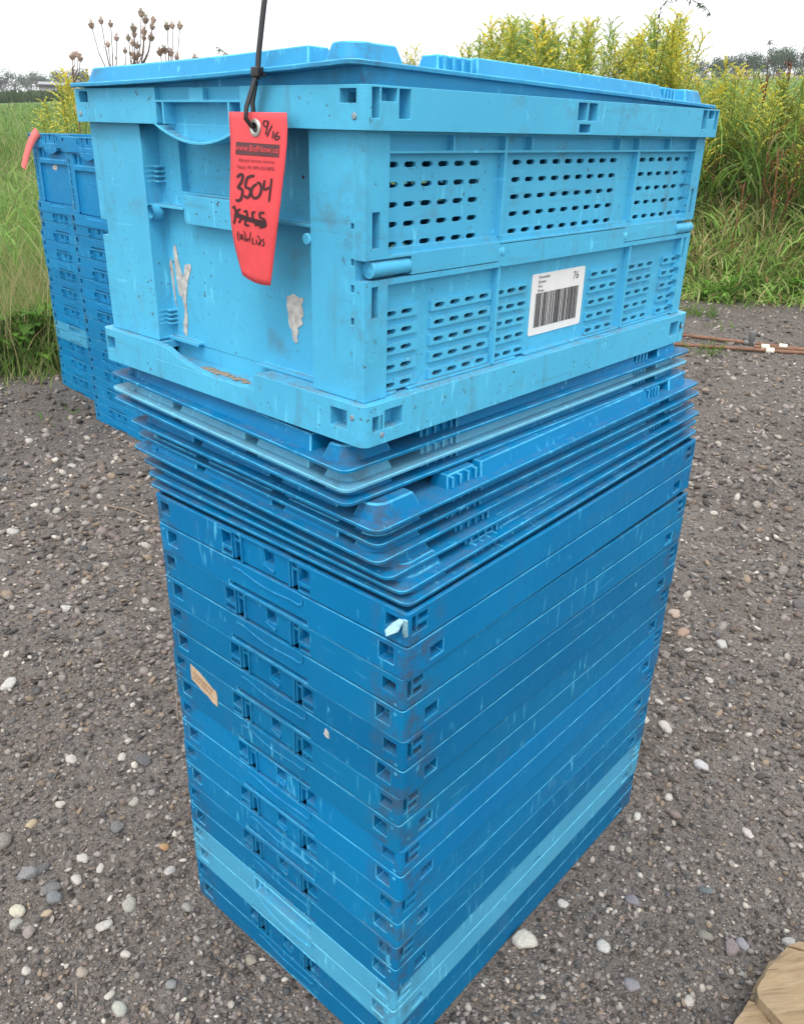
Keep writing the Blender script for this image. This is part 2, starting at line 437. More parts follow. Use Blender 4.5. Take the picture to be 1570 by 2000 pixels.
        if k == 'A':   # paper scraps left from stickers, and dirt in the ledge
            E_ = lambda pts, d, nm, mm: part(nm, (lambda q: (q.prism(pts, mp, d-.0004, d), q)[1])(G()), (mm,), root, 0)
            for poly in ([(.1040, .117), (.1062, .100), (.1085, .080), (.1105, .074), (.1100, .098), (.1105, .112), (.1080, .124)],
                         [(.1135, .134), (.1140, .116), (.1155, .096), (.1170, .088), (.1225, .086), (.1250, .073), (.1205, .059), (.1195, .049), (.1250, .046), (.1290, .064), (.1285, .082), (.1335, .102), (.1420, .1175), (.1405, .1215), (.1315, .1195), (.1270, .106), (.1245, .112), (.1210, .122), (.1180, .138)],
                         [(.0905, .112), (.0925, .104), (.0955, .108), (.0950, .118), (.0915, .1245)],
                         [(.0920, .094), (.0940, .090), (.0945, .096), (.0930, .100)], [(.0985, .081), (.1005, .078), (.1008, .083)]):
                E_([(u-.004, v-.0055) for u, v in poly], .0198, 'paper_scrap', M_SCRAP)
            E_([(.2825+(u-.3085)*.98, .064+(v-.040)*.60) for u, v in [(.3085, .108), (.3092, .099), (.3082, .094), (.3096, .086), (.3105, .075), (.3098, .070), (.3120, .062), (.3150, .059), (.3146, .051), (.3165, .044), (.3190, .040), (.3225, .043), (.3212, .050), (.3240, .060), (.3222, .064), (.3268, .068), (.3300, .072), (.3278, .080), (.3310, .083), (.3310, .092), (.3290, .098), (.3320, .1105), (.3255, .1095), (.3180, .1135), (.3130, .1095)]], .0198, 'paper_scrap', M_SCRAP)
            g = G(); y0 = mp(0, 0, .012)[1]
            for q in range(60):
                u = .165+random.random()**.8*.10; dd_ = .0115+random.random()*.007
                p = mp(u, .0188, dd_-I); s_ = random.uniform(.0008, .0022)
                g.box(p[0]-s_*1.6, p[0]+s_*1.6, p[1]-s_, p[1]+s_, .0187, .0187+s_*.6)
            dp = part('dirt', g, (M_DIRT,), root, 0); dp['kind'] = 'stuff'
    # ---- long sides: upper and lower hinged panels
    rows_u = (.2180, .2033, .1885, .1737, .1585); rows_l = (.1038, .0888, .0738, .0585, .0430)
    def mirror(k, f): return f if k == 'B' else [(L-b, L-a, c, d, e) for a, b, c, d, e in f]
    for k in 'BD':
        mp = face_map(k, W, L, I)
        g = G()
        fe = [(.036, .562, .1560, .2419, .008), (.036, .562, .2263, .2282, .0008), (.036, .562, .2395, .2419, .0012)]
        for u in (.186, .4268): fe.append((u-.0016, u+.0016, .1560, .2419, .001))
        for u in (.114, .226, .386, .498): fe.append((u-.0012, u+.0012, .2282, .2419, .001))
        for v in rows_u:
            for a, n_, st_ in ((.0474, 6, .02066), (.2129, 9, .0217), (.4503, 6, .0211)):
                for q in range(n_): fe += slot_rects(a+st_*q, v, .0112, .0050)
        fe += [(.036, .562, .1515, .1560, .004), (.0175, .0260, .1580, .1850, None), (.0165, .0175, .1560, .1580, .006),
               (.5680, .5745, .1580, .1850, None), (.1840, .4160, .1330, .1500, None), (.009, .064, .1330, .1495, None), (.541, .5851, .1330, .1495, None)]
        relief(g, mp, [.0095, L-.0095], [.1345, .2419], mirror(k, fe), .011)
        part('upper_side_panel', g, PM, root, .0007)
        g = G()
        fe = [(.036, .562, bz, .1290, .008), (.036, .562, .1290, .1345, 0), (.009, .0660, .1336, .1495, None), (.0660, .1838, .1336, .1495, None), (.4162, .5851, .1336, .1495, None)]
        for u in (.1880, .4358): fe.append((u-.0018, u+.0018, bz, .1300, .001))
        grp = [(.036, .080, [.0451, .0653]), (.097, .184, [.1084, .1295, .1506, .1718]), (.1915, .2410, [.1968, .2155, .2341]),
               (.3620, .4190, [.3693, .3905, .4116]), (.4395, .5030, [.4517, .4735, .4953]), (.5290, .5660, [.5371, .5592])]
        for u0, u1, hs in grp:
            for v in rows_l:
                fe.append((u0, u1, v-.0046, v+.0046, .0050))
        for u0, u1, hs in grp:
            for v in rows_l:
                for h in hs: fe += slot_rects(h, v, .0115, .0048)
        fe += [(.0175, .0250, .1040, .1290, None), (.5680, .5740, .1040, .1290, None),
               (.036, .562, bz, .0378, .003), (.052, .067, bz, .0378, .010), (.228, .244, bz, .0378, .010)]
        relief(g, mp, [.0095, L-.0095], [bz, .1492], mirror(k, fe), .0112)
        lp = part('lower_side_panel', g, PM, root, .0007)
        for u0, u1, z in ((.0180, .064, .1418), (.1838, .1910, .1425), (.4130, .4205, .1410), (.541, .5860, .1400)):
            if k == 'D': u0, u1 = L-u1, L-u0
            a = mp(u0, z, .0045); c = mp(u1, z, .0045)
            g = G(); A_, C_ = Vector(a), Vector(c); n_ = (C_-A_).length
            if n_ > .02:
                s1 = A_.lerp(C_, .60); g.tube([A_, s1], .0068, 14); g.tube([A_.lerp(C_, .62), A_.lerp(C_, .97)], .0064, 14)
                g.tube([A_+(A_-C_).normalized()*.0006, A_], .0026, 10)
            else: g.tube([A_, A_.lerp(C_, .45)], .0058, 12); g.tube([A_.lerp(C_, .55), C_], .0062, 12)
            part('hinge', g, PM, root, .0007)
        if k == 'B':
            g = G(); lb = [(u+.003, v-.0012) for u, v in [(.2505, .0558), (.2520, .0540), (.3480, .0540), (.3495, .0558), (.3495, .1135), (.3480, .1155), (.2520, .1155), (.2505, .1135)]]
            g.prism(lb, mp, .0073, .0079)
            label = link('barcode_label', g.mesh('barcode_label', (M_WHITE,)), root)
            g = G(); rr = random.Random(8); u = .2620
            while u < .3420:
                wd = rr.choice([.0005, .0005, .0008, .0012, .0016]); g.prism([(u, .0605), (u+wd, .0605), (u+wd, .0950), (u, .0950)], mp, .0070, .00715)
                u += wd+rr.choice([.0005, .0006, .0009, .0014])
            link('barcode', g.mesh('barcode', (M_BAR,)), label)
            link('label_text', text_mesh('label_text', [('November', .2645, .1093, .0047, 'L'), ('Romeo', .2645, .1048, .0047, 'L'), ('Five', .2645, .1003, .0047, 'L'), ('Bravo', .2645, .0960, .0047, 'L'), ('76', .3290, .1025, .0115, 'L')],
                 lambda u, v: mp(u, v, .0070), M_BAR), label)
    screws(root, [((-W/2+.0118, -L/2, .2492), (0, -1, 0)), ((W/2-.0112, -L/2, .2510), (0, -1, 0)), ((W/2-.014, -L/2, .0245), (0, -1, 0)), ((W/2, -L/2+.0215, .0080), (1, 0, 0)), ((W/2, L/2-.012, .0190), (1, 0, 0))])
    return root

def text_mesh(name, items, mp, m, quality=2):
    vs, fs = [], []
    for it in items:
        txt, u, v, size, al = it[:5]
        squeeze = it[5] if len(it) > 5 else 1.0
        cu = bpy.data.curves.new('t', 'FONT'); cu.body = txt; cu.size = size; cu.resolution_u = quality
        cu.align_x = {'L': 'LEFT', 'C': 'CENTER', 'R': 'RIGHT'}[al]
        o = bpy.data.objects.new('t', cu); COL.objects.link(o)
        dg = bpy.context.evaluated_depsgraph_get(); me = bpy.data.meshes.new_from_object(o.evaluated_get(dg))
        b = len(vs); vs += [tuple(mp(u+p.co.x*squeeze, v+p.co.y)) for p in me.vertices]
        fs += [tuple(b+i for i in p.vertices) for p in me.polygons]
        bpy.data.objects.remove(o); bpy.data.curves.remove(cu); bpy.data.meshes.remove(me)
    me = bpy.data.meshes.new(name); me.from_pydata(vs, [], fs); me.materials.append(m); me.update()
    return me

# ------------------------------------------------------------------ folded crates
FW, FL, FP = .3845, .5985, .07145
def make_folded(kind):
    W, L, p = FW, FL, FP
    root = empty('folded_crate'); zs = .5*p; zt = p-.0006
    V = lambda f: f*p
    up, lo = [], []
    for k in 'AC':
        up += [(k, .0095, .0260, V(.70), V(.90), .013), (k, W-.0265, W-.0095, V(.70), V(.90), .013)]
        lo += [(k, .0165, .0345, V(.15), V(.41), .014), (k, W-.0350, W-.0165, V(.15), V(.41), .014)]
        lo += [(k, .128, .252, V(.02), V(.10), .010)]
        if kind == 'dark':
            up += [(k, .1215, .1375, V(.69), V(.93), .011), (k, .1215, .1375, V(.55), V(.63), .010),
                   (k, .2425, .2580, V(.69), V(.93), .011), (k, .2425, .2580, V(.55), V(.63), .010),
                   (k, .1388, .2412, zs+.0015, V(.955), .0035), (k, .1405, .1500, V(.84), V(.93), .010), (k, .1405, .1500, zs+.0015, V(.80), .009),
                   (k, .2300, .2395, V(.84), V(.93), .010), (k, .2300, .2395, zs+.0015, V(.80), .009),
                   (k, .1520, .1545, zs+.0015, V(.955), 0.0), (k, .2265, .2290, zs+.0015, V(.955), 0.0),
                   (k, .1570, .2250, zs+.0015, V(.955), .0030), (k, .1600, .1880, V(.93), V(.955), .009), (k, .2050, .2240, V(.93), V(.955), .009),
                   (k, .1880, .2030, V(.70), V(.955), .013)]
        else:
            up += [(k, .139, .246, V(.55), zt, .0070), (k, .142, .150, V(.55), V(.85), .012), (k, .153, .234, V(.55), V(.88), .013), (k, .236, .244, V(.55), V(.85), .012),
                   (k, .139, .246, V(.88), V(.91), 0)]
    for k in 'BD':
        for flip in (0, 1):
            def X(a, b): return (a, b) if not flip else (L-b, L-a)
            up += [(k, *X(.0060, .0122), V(.66), V(.93), .008), (k, *X(.0140, .0285), V(.81), V(.92), .010), (k, *X(.0140, .0270), V(.66), V(.76), .010)]
            lo += [(k, *X(.0330, .0525), V(.10), V(.30), .013)]
        lo += [(k, .0, L, V(.488), zs, .0012)]
    lo += [('AC', 0, .128, V(.488), zs, .0010), ('AC', .252, W, V(.488), zs, .0010)]
    if kind == 'light': up += [('BD', .2865, .3045, V(.53), V(.60), .008)]
    g = G(); ring(g, W, L, .0045, zs, zt, .004, up)
    g.box(-W/2+.006, W/2-.006, -L/2+.006, L/2-.006, p*.86, p*.90)
    part('upper_frame', g, PM, root, .0009)
    g = G(); ring(g, W, L, .0045, 0, zs-.0002, .004, lo)
    g.box(-W/2+.006, W/2-.006, -L/2+.006, L/2-.006, p*.06, p*.10)
    part('base_frame', g, PM, root, .0009)
    for k in 'AC':
        g = G(); mp = face_map(k, W, L)
        if kind == 'dark':
            bot = [(.1388, V(.36)), (.150, V(.37)), (.160, V(.345)), (.175, V(.305)), (.190, V(.283)), (.205, V(.285)), (.220, V(.30)), (.232, V(.31)), (.2412, V(.30)), (.2460, V(.335)), (.2480, V(.43))]
        else:
            bot = [(.1370, V(.50)), (.146, V(.44)), (.156, V(.36)), (.170, V(.29)), (.188, V(.25)), (.205, V(.24)), (.225, V(.27)), (.240, V(.30)), (.2470, V(.34)), (.2480, V(.44))]
        for i in range(len(bot)-1):
            (u0, v0), (u1, v1) = bot[i], bot[i+1]
            g.prism([(u0, v0), (u1, v1), (u1, v1+.0022), (u0, v0+.0022)], mp, -.0016, .004)
        g.prism(bot+[(bot[-1][0], zs-.0004), (bot[0][0], zs-.0004)], mp, -.0003 if kind == 'dark' else -.0002, .004)
        if kind == 'dark': g.prism([(.1885, V(.66)), (.2030, V(.60)), (.2030, V(.64)), (.1885, V(.70))], mp, .0, .004)
        part('handle', g, PM, root, .0006)
        mpn = face_map(k, W, L)
        for u, f in ((W-.0095, .56), (W-.0095, .40), (.0095, .56), (.0095, .40)):
            g = G(); a = Vector(mpn(u, V(f), .001)); n_ = Vector(mpn(u, V(f), 0))-Vector(mpn(u, V(f), 1))
            g.tube([a, a+n_*.0012], .0021, 10); part('rivet', g, (PW,), root, 0)
    return root

# ------------------------------------------------------------------ lids
def make_lid(kind, warp=0.0):
    W, L, t_, hb = .3985, .6055, .0033, .0138
    root = empty('crate_lid')
    def wz(x, y, z):
        if not warp: return z
        a = min(max(x/W+.5, 0), 1); b_ = min(max(.5-y/L, 0), 1)
        return z+warp*a**1.7*b_**.9
    r = .010
    def lines(h): 
        e = [h-r*c for c in (0, .12, .3, .55, 1)]
        mid = [h*.66, h*.33, 0]
        return sorted([-a for a in e+mid[:2]]+e+mid)
    X, Y = lines(W/2), lines(L/2)
    def rnd(x, y):
        ax, ay = abs(x)-(W/2-r), abs(y)-(L/2-r)
        if ax > 0 and ay > 0:
            m_ = max(ax, ay); n_ = math.hypot(ax, ay); s_ = m_/n_
            ax, ay = ax*s_, ay*s_
            x = math.copysign(W/2-r+ax, x); y = math.copysign(L/2-r+ay, y)
        return x, y
    g = G(); nx, ny = len(X), len(Y); b0 = 0
    for z in (0, t_):
        for x in X:
            for y in Y:
                a, c = rnd(x, y); g.v.append((a, c, z))
    I_ = lambda k, i, j: k*nx*ny+i*ny+j
    for i in range(nx-1):
        for j in range(ny-1):
            g.f.append((I_(1, i, j), I_(1, i+1, j), I_(1, i+1, j+1), I_(1, i, j+1)))
            g.f.append((I_(0, i, j), I_(0, i, j+1), I_(0, i+1, j+1), I_(0, i+1, j)))
    for i in range(nx-1):
        g.f.append((I_(0, i, 0), I_(0, i+1, 0), I_(1, i+1, 0), I_(1, i, 0)))
        g.f.append((I_(0, i+1, ny-1), I_(0, i, ny-1), I_(1, i, ny-1), I_(1, i+1, ny-1)))
    for j in range(ny-1):
        g.f.append((I_(0, 0, j+1), I_(0, 0, j), I_(1, 0, j), I_(1, 0, j+1)))
        g.f.append((I_(0, nx-1, j), I_(0, nx-1, j+1), I_(1, nx-1, j+1), I_(1, nx-1, j)))
    g.m = [0]*len(g.f)
    # low skirt that seats inside the crate
    g.v = [(x, y, wz(x, y, z)) for x, y, z in g.v]
    part('flange', g, PM, root, .0007)
    ins = .0048; hx, hy = W/2-.0105, L/2-.0105
    def fr(gg, x0, x1, y0, y1, h=hb, i2=ins):
        n = 6; bot, top = [], []
        def ring_(a0, a1, c0, c1): 
            q = []
            for s_ in range(n+1): q.append((a0+(a1-a0)*s_/n, c0))
            for s_ in range(1, n+1): q.append((a1, c0+(c1-c0)*s_/n))
            for s_ in range(1, n+1): q.append((a1-(a1-a0)*s_/n, c1))
            for s_ in range(1, n): q.append((a0, c1-(c1-c0)*s_/n))
            return q
        gg.frustum(ring_(x0, x1, y0, y1), ring_(x0+i2, x1-i2, y0+i2, y1-i2), t_-.0003, t_+h)
    def ribs(gg, s_, y0, y1):
        x1 = s_*(hx-.004); x0 = s_*(hx-.027)
        fr(gg, min(x0, x1), max(x0, x1), y0, y1, hb*.93, .003)
        for q in range(4):
            y = y0+(y1-y0)*(q+.5)/4
            xo = s_*(hx-.001)
            gg.box(min(xo, s_*(hx-.02)), max(xo, s_*(hx-.02)), y-.0013, y+.0013, t_, t_+hb*.86)
    def corner(gg, sx, sy):
        def cp(off, h):
            rr = .016; x1, y1 = hx-off, hy-off; lx, ly = .030-2*off, .056-2*off
            q = [(x1-lx, y1), (x1-lx, y1-ly), (x1, y1-ly)]
            q += [(x1-rr+rr*math.cos(a), y1-rr+rr*math.sin(a)) for a in [i*math.pi/14 for i in range(8)]]
            q = [(sx*a, sy*b_) for a, b_ in q]
            return q if sx*sy > 0 else q[::-1]
        gg.frustum(cp(0, 0), cp(ins, 0), t_-.0003, t_+hb)
    for sx in (1, -1):
        for sy in (1, -1):
            g = G(); corner(g, sx, sy); g.v = [(x, y, wz(x, y, z)) for x, y, z in g.v]; part('corner_block', g, PM, root, .0016)
        g = G(); fr(g, *sorted((sx*hx, sx*(hx-.03))), -.148, .182); ribs(g, sx, -.194, -.1484); ribs(g, sx, .1824, .2135)
        g.v = [(x, y, wz(x, y, z)) for x, y, z in g.v]; part('side_ridge', g, PM, root, .0012)
    for sy in (1, -1):
        if kind == 'long': segs_ = [(-.173, .143)]
        else: segs_ = [(-.165, -.086), (-.072, .042), (.060, .138)]
        for a, c in segs_:
            g = G(); fr(g, a, c, *sorted((sy*hy, sy*(hy-.03))))
            g.v = [(x, y, wz(x, y, z)) for x, y, z in g.v]; part('end_ridge', g, PM, root, .0012)
    if warp:      # skirt that seats inside the crate rim
        g = G(); n = 14; pts = []
        sx_, sy_ = .1938, .2868
        for a, b_ in (((-sx_, -sy_), (sx_, -sy_)), ((sx_, -sy_), (sx_, sy_)), ((sx_, sy_), (-sx_, sy_)), ((-sx_, sy_), (-sx_, -sy_))):
            for q in range(n): pts.append((a[0]+(b_[0]-a[0])*q/n, a[1]+(b_[1]-a[1])*q/n))
        m_ = len(pts)
        for dz in (0.0004, -.0165):
            for x, y in pts: g.v.append((x, y, wz(x, y, 0)+dz))
        for x, y in pts: g.v.append((x*.985, y*.99, wz(x, y, 0)-.0165))
        for q in range(m_):
            p_ = (q+1) % m_; g.f += [(m_+q, m_+p_, p_, q), (2*m_+q, 2*m_+p_, m_+p_, m_+q)]
        g.m = [0]*len(g.f); part('skirt', g, PM, root, 0)
    # inner deck
    g = G(); fr(g, -hx+.05, hx-.05, -hy+.05, hy-.05, .006, .004); g.v = [(x, y, wz(x, y, z)) for x, y, z in g.v]
    part('deck', g, PM, root, .001)
    return root

def shade(c, k, h=0): return (max(0, min(1, c[0]*k+.002*h)), min(1, c[1]*k*(1+.05*h)), min(1, c[2]*k), .32)

# ---- the front stack
GF = 'folded crates of the front stack'
fold_dark = make_folded('dark'); fold_light = make_folded('light')
ordn = ['topmost', 'second from the top', 'third from the top', 'fourth from the top', 'fifth from the top', 'sixth from the top', 'seventh from the top']
for i in range(9):
    k = 8-i
    light = i == 7
    src = fold_light if light else fold_dark
    o = src if light else copy_tree(fold_dark)
    t_ = (k-4)/4.0
    o.location = (-FW/2+.0022*t_+random.uniform(-.0012, .0012), .2995+random.uniform(-.0012, .0012), k*FP+.0005)
    o.rotation_euler = (0, 0, random.uniform(-.004, .004))
    if i == 0: o.rotation_euler = (.016, 0, 0.004); o.location.z += .0048
    if i == 1: o.rotation_euler = (.004, 0, -.003); o.location.z += .0010
    if light: lab = 'pale turquoise folded crate, second from the bottom of the front stack'
    elif i == 8: lab = 'dark blue folded crate resting on the gravel, bottom of the front stack'
    elif i == 0: lab = 'dark blue folded crate with torn near corner, under the lids of the front stack'
    elif i == 3: lab = 'dark blue folded crate with a torn tan sticker in the front stack'
    else: lab = 'dark blue folded crate of the front stack, %s' % ordn[i]
    tag(o, lab, 'crate', GF)
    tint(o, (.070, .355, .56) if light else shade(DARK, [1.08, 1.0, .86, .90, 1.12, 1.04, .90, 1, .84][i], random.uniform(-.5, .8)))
    if i == 3:
        mp = face_map('A', FW, FL); g = G()
        g.prism([(.0385, .0430), (.0500, .0395), (.0620, .0345), (.0700, .0335), (.0790, .0285), (.0895, .0270), (.0900, .0420), (.0885, .0490), (.0810, .0505), (.0730, .0545), (.0560, .0620), (.0390, .0655)], mp, -.0006, -.0002)
        st_ = link('torn_sticker', g.mesh('torn_sticker', (M_TAN,)), o)
        g = G(); rr = random.Random(3)
        for ln_, n_ in ((.0535, 8), (.0465, 7)):
            for q in range(n_):
                u = .0440+q*.0050; v = ln_-(u-.04)*.23
                g.prism([(u, v), (u+.0026, v-.0006), (u+.0026, v+.0042), (u, v+.0046)], mp, -.0009, -.0007)
        link('faded_print', g.mesh('faded_print', (M_TANINK,)), st_)
    if i == 2:
        mp = face_map('A', FW, FL); g = G(); g.prism([(.274, .0215), (.278, .0185), (.2825, .0190), (.2815, .0265), (.2770, .0300), (.2755, .0255)], mp, -.0005, -.0001)
        link('label_chip', g.mesh('label_chip', (M_SCRAP,)), o)
    if i == 0:
        # torn flap of plastic at the near corner
        g = G(); x0, y0 = FW/2, -FL/2
        v = [(x0-.0095, y0-.0005, .0645), (x0-.004, y0-.002, .0665), (x0-.007, y0-.0075, .0545), (x0-.0165, y0-.0105, .0475), (x0-.0215, y0-.0065, .0500), (x0-.017, y0-.0025, .0575)]
        g.add(v+[(a+.001, b_+.0016, c-.0005) for a, b_, c in v], [tuple(range(6)), tuple(range(11, 5, -1))]+[(j, j+6, (j+1) % 6+6, (j+1) % 6) for j in range(6)])
        q = [(x0-.004, y0-.0015, .0660), (x0+.0003, y0-.0012, .0655), (x0+.0012, y0-.0016, .0500), (x0-.0015, y0-.0022, .0485), (x0-.0042, y0-.0024, .0535)]
        g.add(q+[(a-.001, b_+.002, c) for a, b_, c in q], [tuple(range(4, -1, -1)), (0, 1, 2, 3, 4)[::-1]]+[(j, j+5, (j+1) % 5+5, (j+1) % 5)[::-1] for j in range(5)])
        fl = part('torn_flap', g, (flat('stress_white_plastic', (.36, .62, .70), .5, var=.35, scale=160),), o, .0004)
        fl['label'] = 'whitened flap of torn plastic'

for ch in list(fold_dark.children): pass
# ---- lids between
lid_long = make_lid('long'); lid_split = make_lid('split')
poses = [(-.2382, .2924, .7694, .0104, .0085, -.0529), (-.2378, .2918, .7542, .0154, .0113, -.0487), (-.2360, .2906, .7410, .0107, .0108, -.0496),
         (-.2153, .2963, .7240, .0228, .0072, -.0288), (-.2168, .3044, .7068, .0270, .0020, -.0390), (-.2151, .2966, .6935, .0225, .0060, -.0279),
         (-.2094, .3038, .6790, .0300, .0020, -.0271), (-.2060, .3060, .6655, .0270, .0030, -.0020), (-.2020, .3050, .6530, .0200, .0010, .0060)]
lidlab = ['dark blue lid squeezed directly beneath the light blue assembled crate', 'pale turquoise lid, second from the top of the lid pile under the crate',
          'dark blue lid just below the pale turquoise lid', 'dark blue lid fourth from the top of the lid pile, jutting right',
          'dark blue lid in the middle of the lid pile, fifth from its top', 'dark blue lid sixth from the top of the lid pile',
          'dark blue lid third from the bottom of the lid pile', 'dark blue lid second from the bottom of the lid pile',
          'dark blue lid lying on the topmost folded crate']
GL = 'lids piled in the front stack'
for i, (x, y, z, rx, ry, rz) in enumerate(poses):
    long_ = i in (0,)
    o = lid_long if long_ else (lid_split if i == 1 else copy_tree(lid_split))
    o.location = (x, y, z-.0004); o.rotation_euler = (rx, ry, rz)
    tag(o, lidlab[i], 'lid', GL)
    tint(o, (.115, .38, .56) if i == 1 else shade(DARK, [1.0, 1, 1.02, 1.1, 1.03, 1.0, 1.05, 1.08, 1.0][i], .5))

# ---- assembled crate on top, its lid, tag and tie
top = make_light_crate()
TOPM = Matrix.Translation((-.24558, .29297, .7850)) @ Euler((-.0048, -.0016, -.0148)).to_matrix().to_4x4()
top.location = TOPM.translation; top.rotation_euler = TOPM.to_euler()
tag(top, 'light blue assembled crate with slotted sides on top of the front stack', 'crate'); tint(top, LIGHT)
tl = make_lid('long', .0115)
tl.matrix_world = TOPM @ Matrix.Translation((-.0005, -.002, TH+.0012))
tag(tl, 'mid blue warped lid lying on the light blue assembled crate', 'lid'); tint(tl, (.035, .30, .56))

def tagxy(px, py):
    return ((-189.488+.585403*px-.127145*py+.000193182*px*py)/1000, (363.261-.0490721*px-.510606*py+.000247468*px*py)/1000)
TY = -TL_/2-.012
def tag_point(px, py, lift=0):
    x, z = tagxy(px, py)
    s_ = (px-455)/100.0; t_ = (py-222)/340.0
    y = TY-.004*math.sin(t_*3.4)-.006*t_*t_*(s_-.2)+.004*(s_-.5)**2+.003*t_
    return (x, y-lift, z)
def make_tag():
    root = empty('auction_tag')
    le = [(222, 444), (252, 448), (280, 452), (330, 453.5), (400, 450.5), (440, 451.5), (480, 455), (515, 461), (545, 467)]
    ri = [(224, 557), (252, 560), (280, 560.5), (330, 558.5), (400, 552), (440, 547), (480, 541), (525, 534), (567, 527)]
    n, m_ = 26, 10; g = G()
    def P(i, j, lift):
        t_ = i/n
        ly = 222+t_*(545-222); ry = 224+t_*(567-224)
        lx = np.interp(ly, [a for a, _ in le], [b for _, b in le]); rx = np.interp(ry, [a for a, _ in ri], [b for _, b in ri])
        s_ = j/m_; px = lx+(rx-lx)*s_; py = ly+(ry-ly)*s_+t_**6*6*math.sin(s_*math.pi)
        return tag_point(px, py, lift)
    for lift in (0, -.0005):
        for i in range(n+1):
            for j in range(m_+1): g.v.append(P(i, j, lift))
    K = (n+1)*(m_+1); q = lambda i, j: i*(m_+1)+j
    for i in range(n):
        for j in range(m_):
            f = (q(i, j), q(i+1, j), q(i+1, j+1), q(i, j+1)); g.f.append(f); g.f.append(tuple(a+K for a in reversed(f)))
    rim = [q(0, j) for j in range(m_+1)]+[q(i, m_) for i in range(1, n+1)]+[q(n, j) for j in range(m_-1, -1, -1)]+[q(i, 0) for i in range(n-1, 0, -1)]
    for a, b in zip(rim, rim[1:]+rim[:1]): g.f.append((a, b, b+K, a+K))
    g.m = [0]*len(g.f)
    o = link('card', g.mesh('card', (M_TAG,)), root)
    for p in o.data.polygons: p.use_smooth = True
    Z = lambda x, y: (430+x*.19011, 200+y*.19)
    def stroke(g, pts, wd, close=False):
        pts = [Vector(Z(*p)) for p in pts]
        # Catmull-Rom smoothing
        ps = []
        for i in range(len(pts)-1):
            p0, p1, p2, p3 = pts[max(i-1, 0)], pts[i], pts[i+1], pts[min(i+2, len(pts)-1)]
            for s_ in (0, .25, .5, .75):
                ps.append(.5*((2*p1)+(p2-p0)*s_+(2*p0-5*p1+4*p2-p3)*s_*s_+(3*p1-p0-3*p2+p3)*s_**3))
        ps.append(pts[-1]); b = len(g.v); k = len(ps)
        for i, p in enumerate(ps):
            t_ = ps[min(i+1, k-1)]-ps[max(i-1, 0)]
            n_ = Vector((-t_.y, t_.x)).normalized() if t_.length else Vector((0, 1))
            ww = wd*1.3*.19*(1 if 0 < i < k-1 else .6)/2
            g.v.append(tag_point(*(p-n_*ww), .0004)); g.v.append(tag_point(*(p+n_*ww), .0004))
        for i in range(k-1): g.f.append((b+2*i, b+2*i+1, b+2*i+3, b+2*i+2)); g.m.append(0)
    def ink(name, strokes, m, wd):
        g = G()
        for s_ in strokes: stroke(g, s_[0], s_[1] if len(s_) > 1 else wd)
        link(name, g.mesh(name, (m,)), root)
    ink('handwritten_date', [([(505, 210), (470, 205), (462, 240), (490, 262), (508, 235), (505, 205), (500, 280), (488, 340)],), ([(548, 245), (525, 300), (505, 360)],), ([(566, 300), (556, 375)],),
        ([(612, 310), (585, 340), (580, 378), (600, 388), (622, 368), (606, 352), (586, 364)],)], M_INK, 11)
    ink('handwritten_number', [([(205, 765), (235, 735), (268, 738), (258, 800), (218, 865), (258, 880), (265, 930), (240, 990), (205, 1000), (195, 985)], 23),
        ([(395, 745), (350, 752), (315, 775), (300, 855), (345, 880), (350, 930), (320, 970), (285, 950)], 22),
        ([(420, 830), (378, 860), (362, 925), (392, 975), (440, 955), (465, 890), (455, 830), (420, 812)], 20),
        ([(498, 790), (490, 850), (500, 890), (545, 860)], 17), ([(565, 770), (555, 880), (540, 1015)], 15)], M_INK, 20)
    ink('crossed_out_number', [([(150, 1085), (165, 1060), (180, 1110), (165, 1200), (150, 1245)],), ([(240, 1090), (205, 1105), (215, 1160), (240, 1190), (210, 1235)],),
        ([(275, 1120), (305, 1110), (310, 1180), (280, 1250), (330, 1265)],), ([(400, 1120), (370, 1130), (375, 1190), (420, 1230), (390, 1270)],), ([(495, 1130), (450, 1130), (450, 1180), (490, 1200), (495, 1260), (440, 1290)],),
        ([(165, 1140), (230, 1165), (320, 1195), (420, 1225), (500, 1240)], 40), ([(320, 1190), (400, 1235), (470, 1275), (500, 1250), (440, 1215)], 24)], M_INK, 18)
    ink('handwritten_note', [([(200, 1325), (185, 1370), (195, 1430)],), ([(215, 1350), (215, 1420)],), ([(240, 1355), (228, 1390), (240, 1415), (252, 1385), (240, 1355)],), ([(262, 1320), (280, 1370), (262, 1435)],),
        ([(282, 1395), (288, 1435), (300, 1420), (308, 1400)],), ([(340, 1330), (318, 1440)],), ([(358, 1395), (352, 1460), (380, 1462)],), ([(398, 1415), (394, 1470)],), ([(400, 1395), (401, 1399)],),
        ([(432, 1440), (415, 1465), (428, 1475), (440, 1440), (425, 1390), (408, 1370)],), ([(478, 1410), (455, 1425), (478, 1450), (462, 1485), (450, 1480)],)], M_INK, 9)
    def mt(a, b): return lambda u, v: tag_point(*Z(u, a+(u-400)*b-v), .0006)
    g = G(); b_ = .075
    for i in range(12):
        u0, u1 = 182+i*37.0, 182+(i+1)*37.0
        k = lambda u, v: tag_point(*Z(u, v+(u-182)*b_), .0003)
        g.add([k(u0, 530), k(u1, 530), k(u1, 405), k(u0, 405)], [(0, 1, 2, 3)])
    link('printed_band', g.mesh('printed_band', (M_PRINT2,)), root)
    link('printed_web_address', text_mesh('printed_web_address', [('www.BidNow.us', 402, 0, 88, 'C', .75)], mt(505, b_), M_TAG), root)
    link('printed_address', text_mesh('printed_address', [('Albrecht Auction Service', 402, 0, 50, 'C', .72)], mt(612, .065), M_PRINT), root)
    link('printed_address', text_mesh('printed_address', [('Vassar, MI (989) 823-8835', 400, 0, 50, 'C', .72)], mt(682, .07), M_PRINT), root)
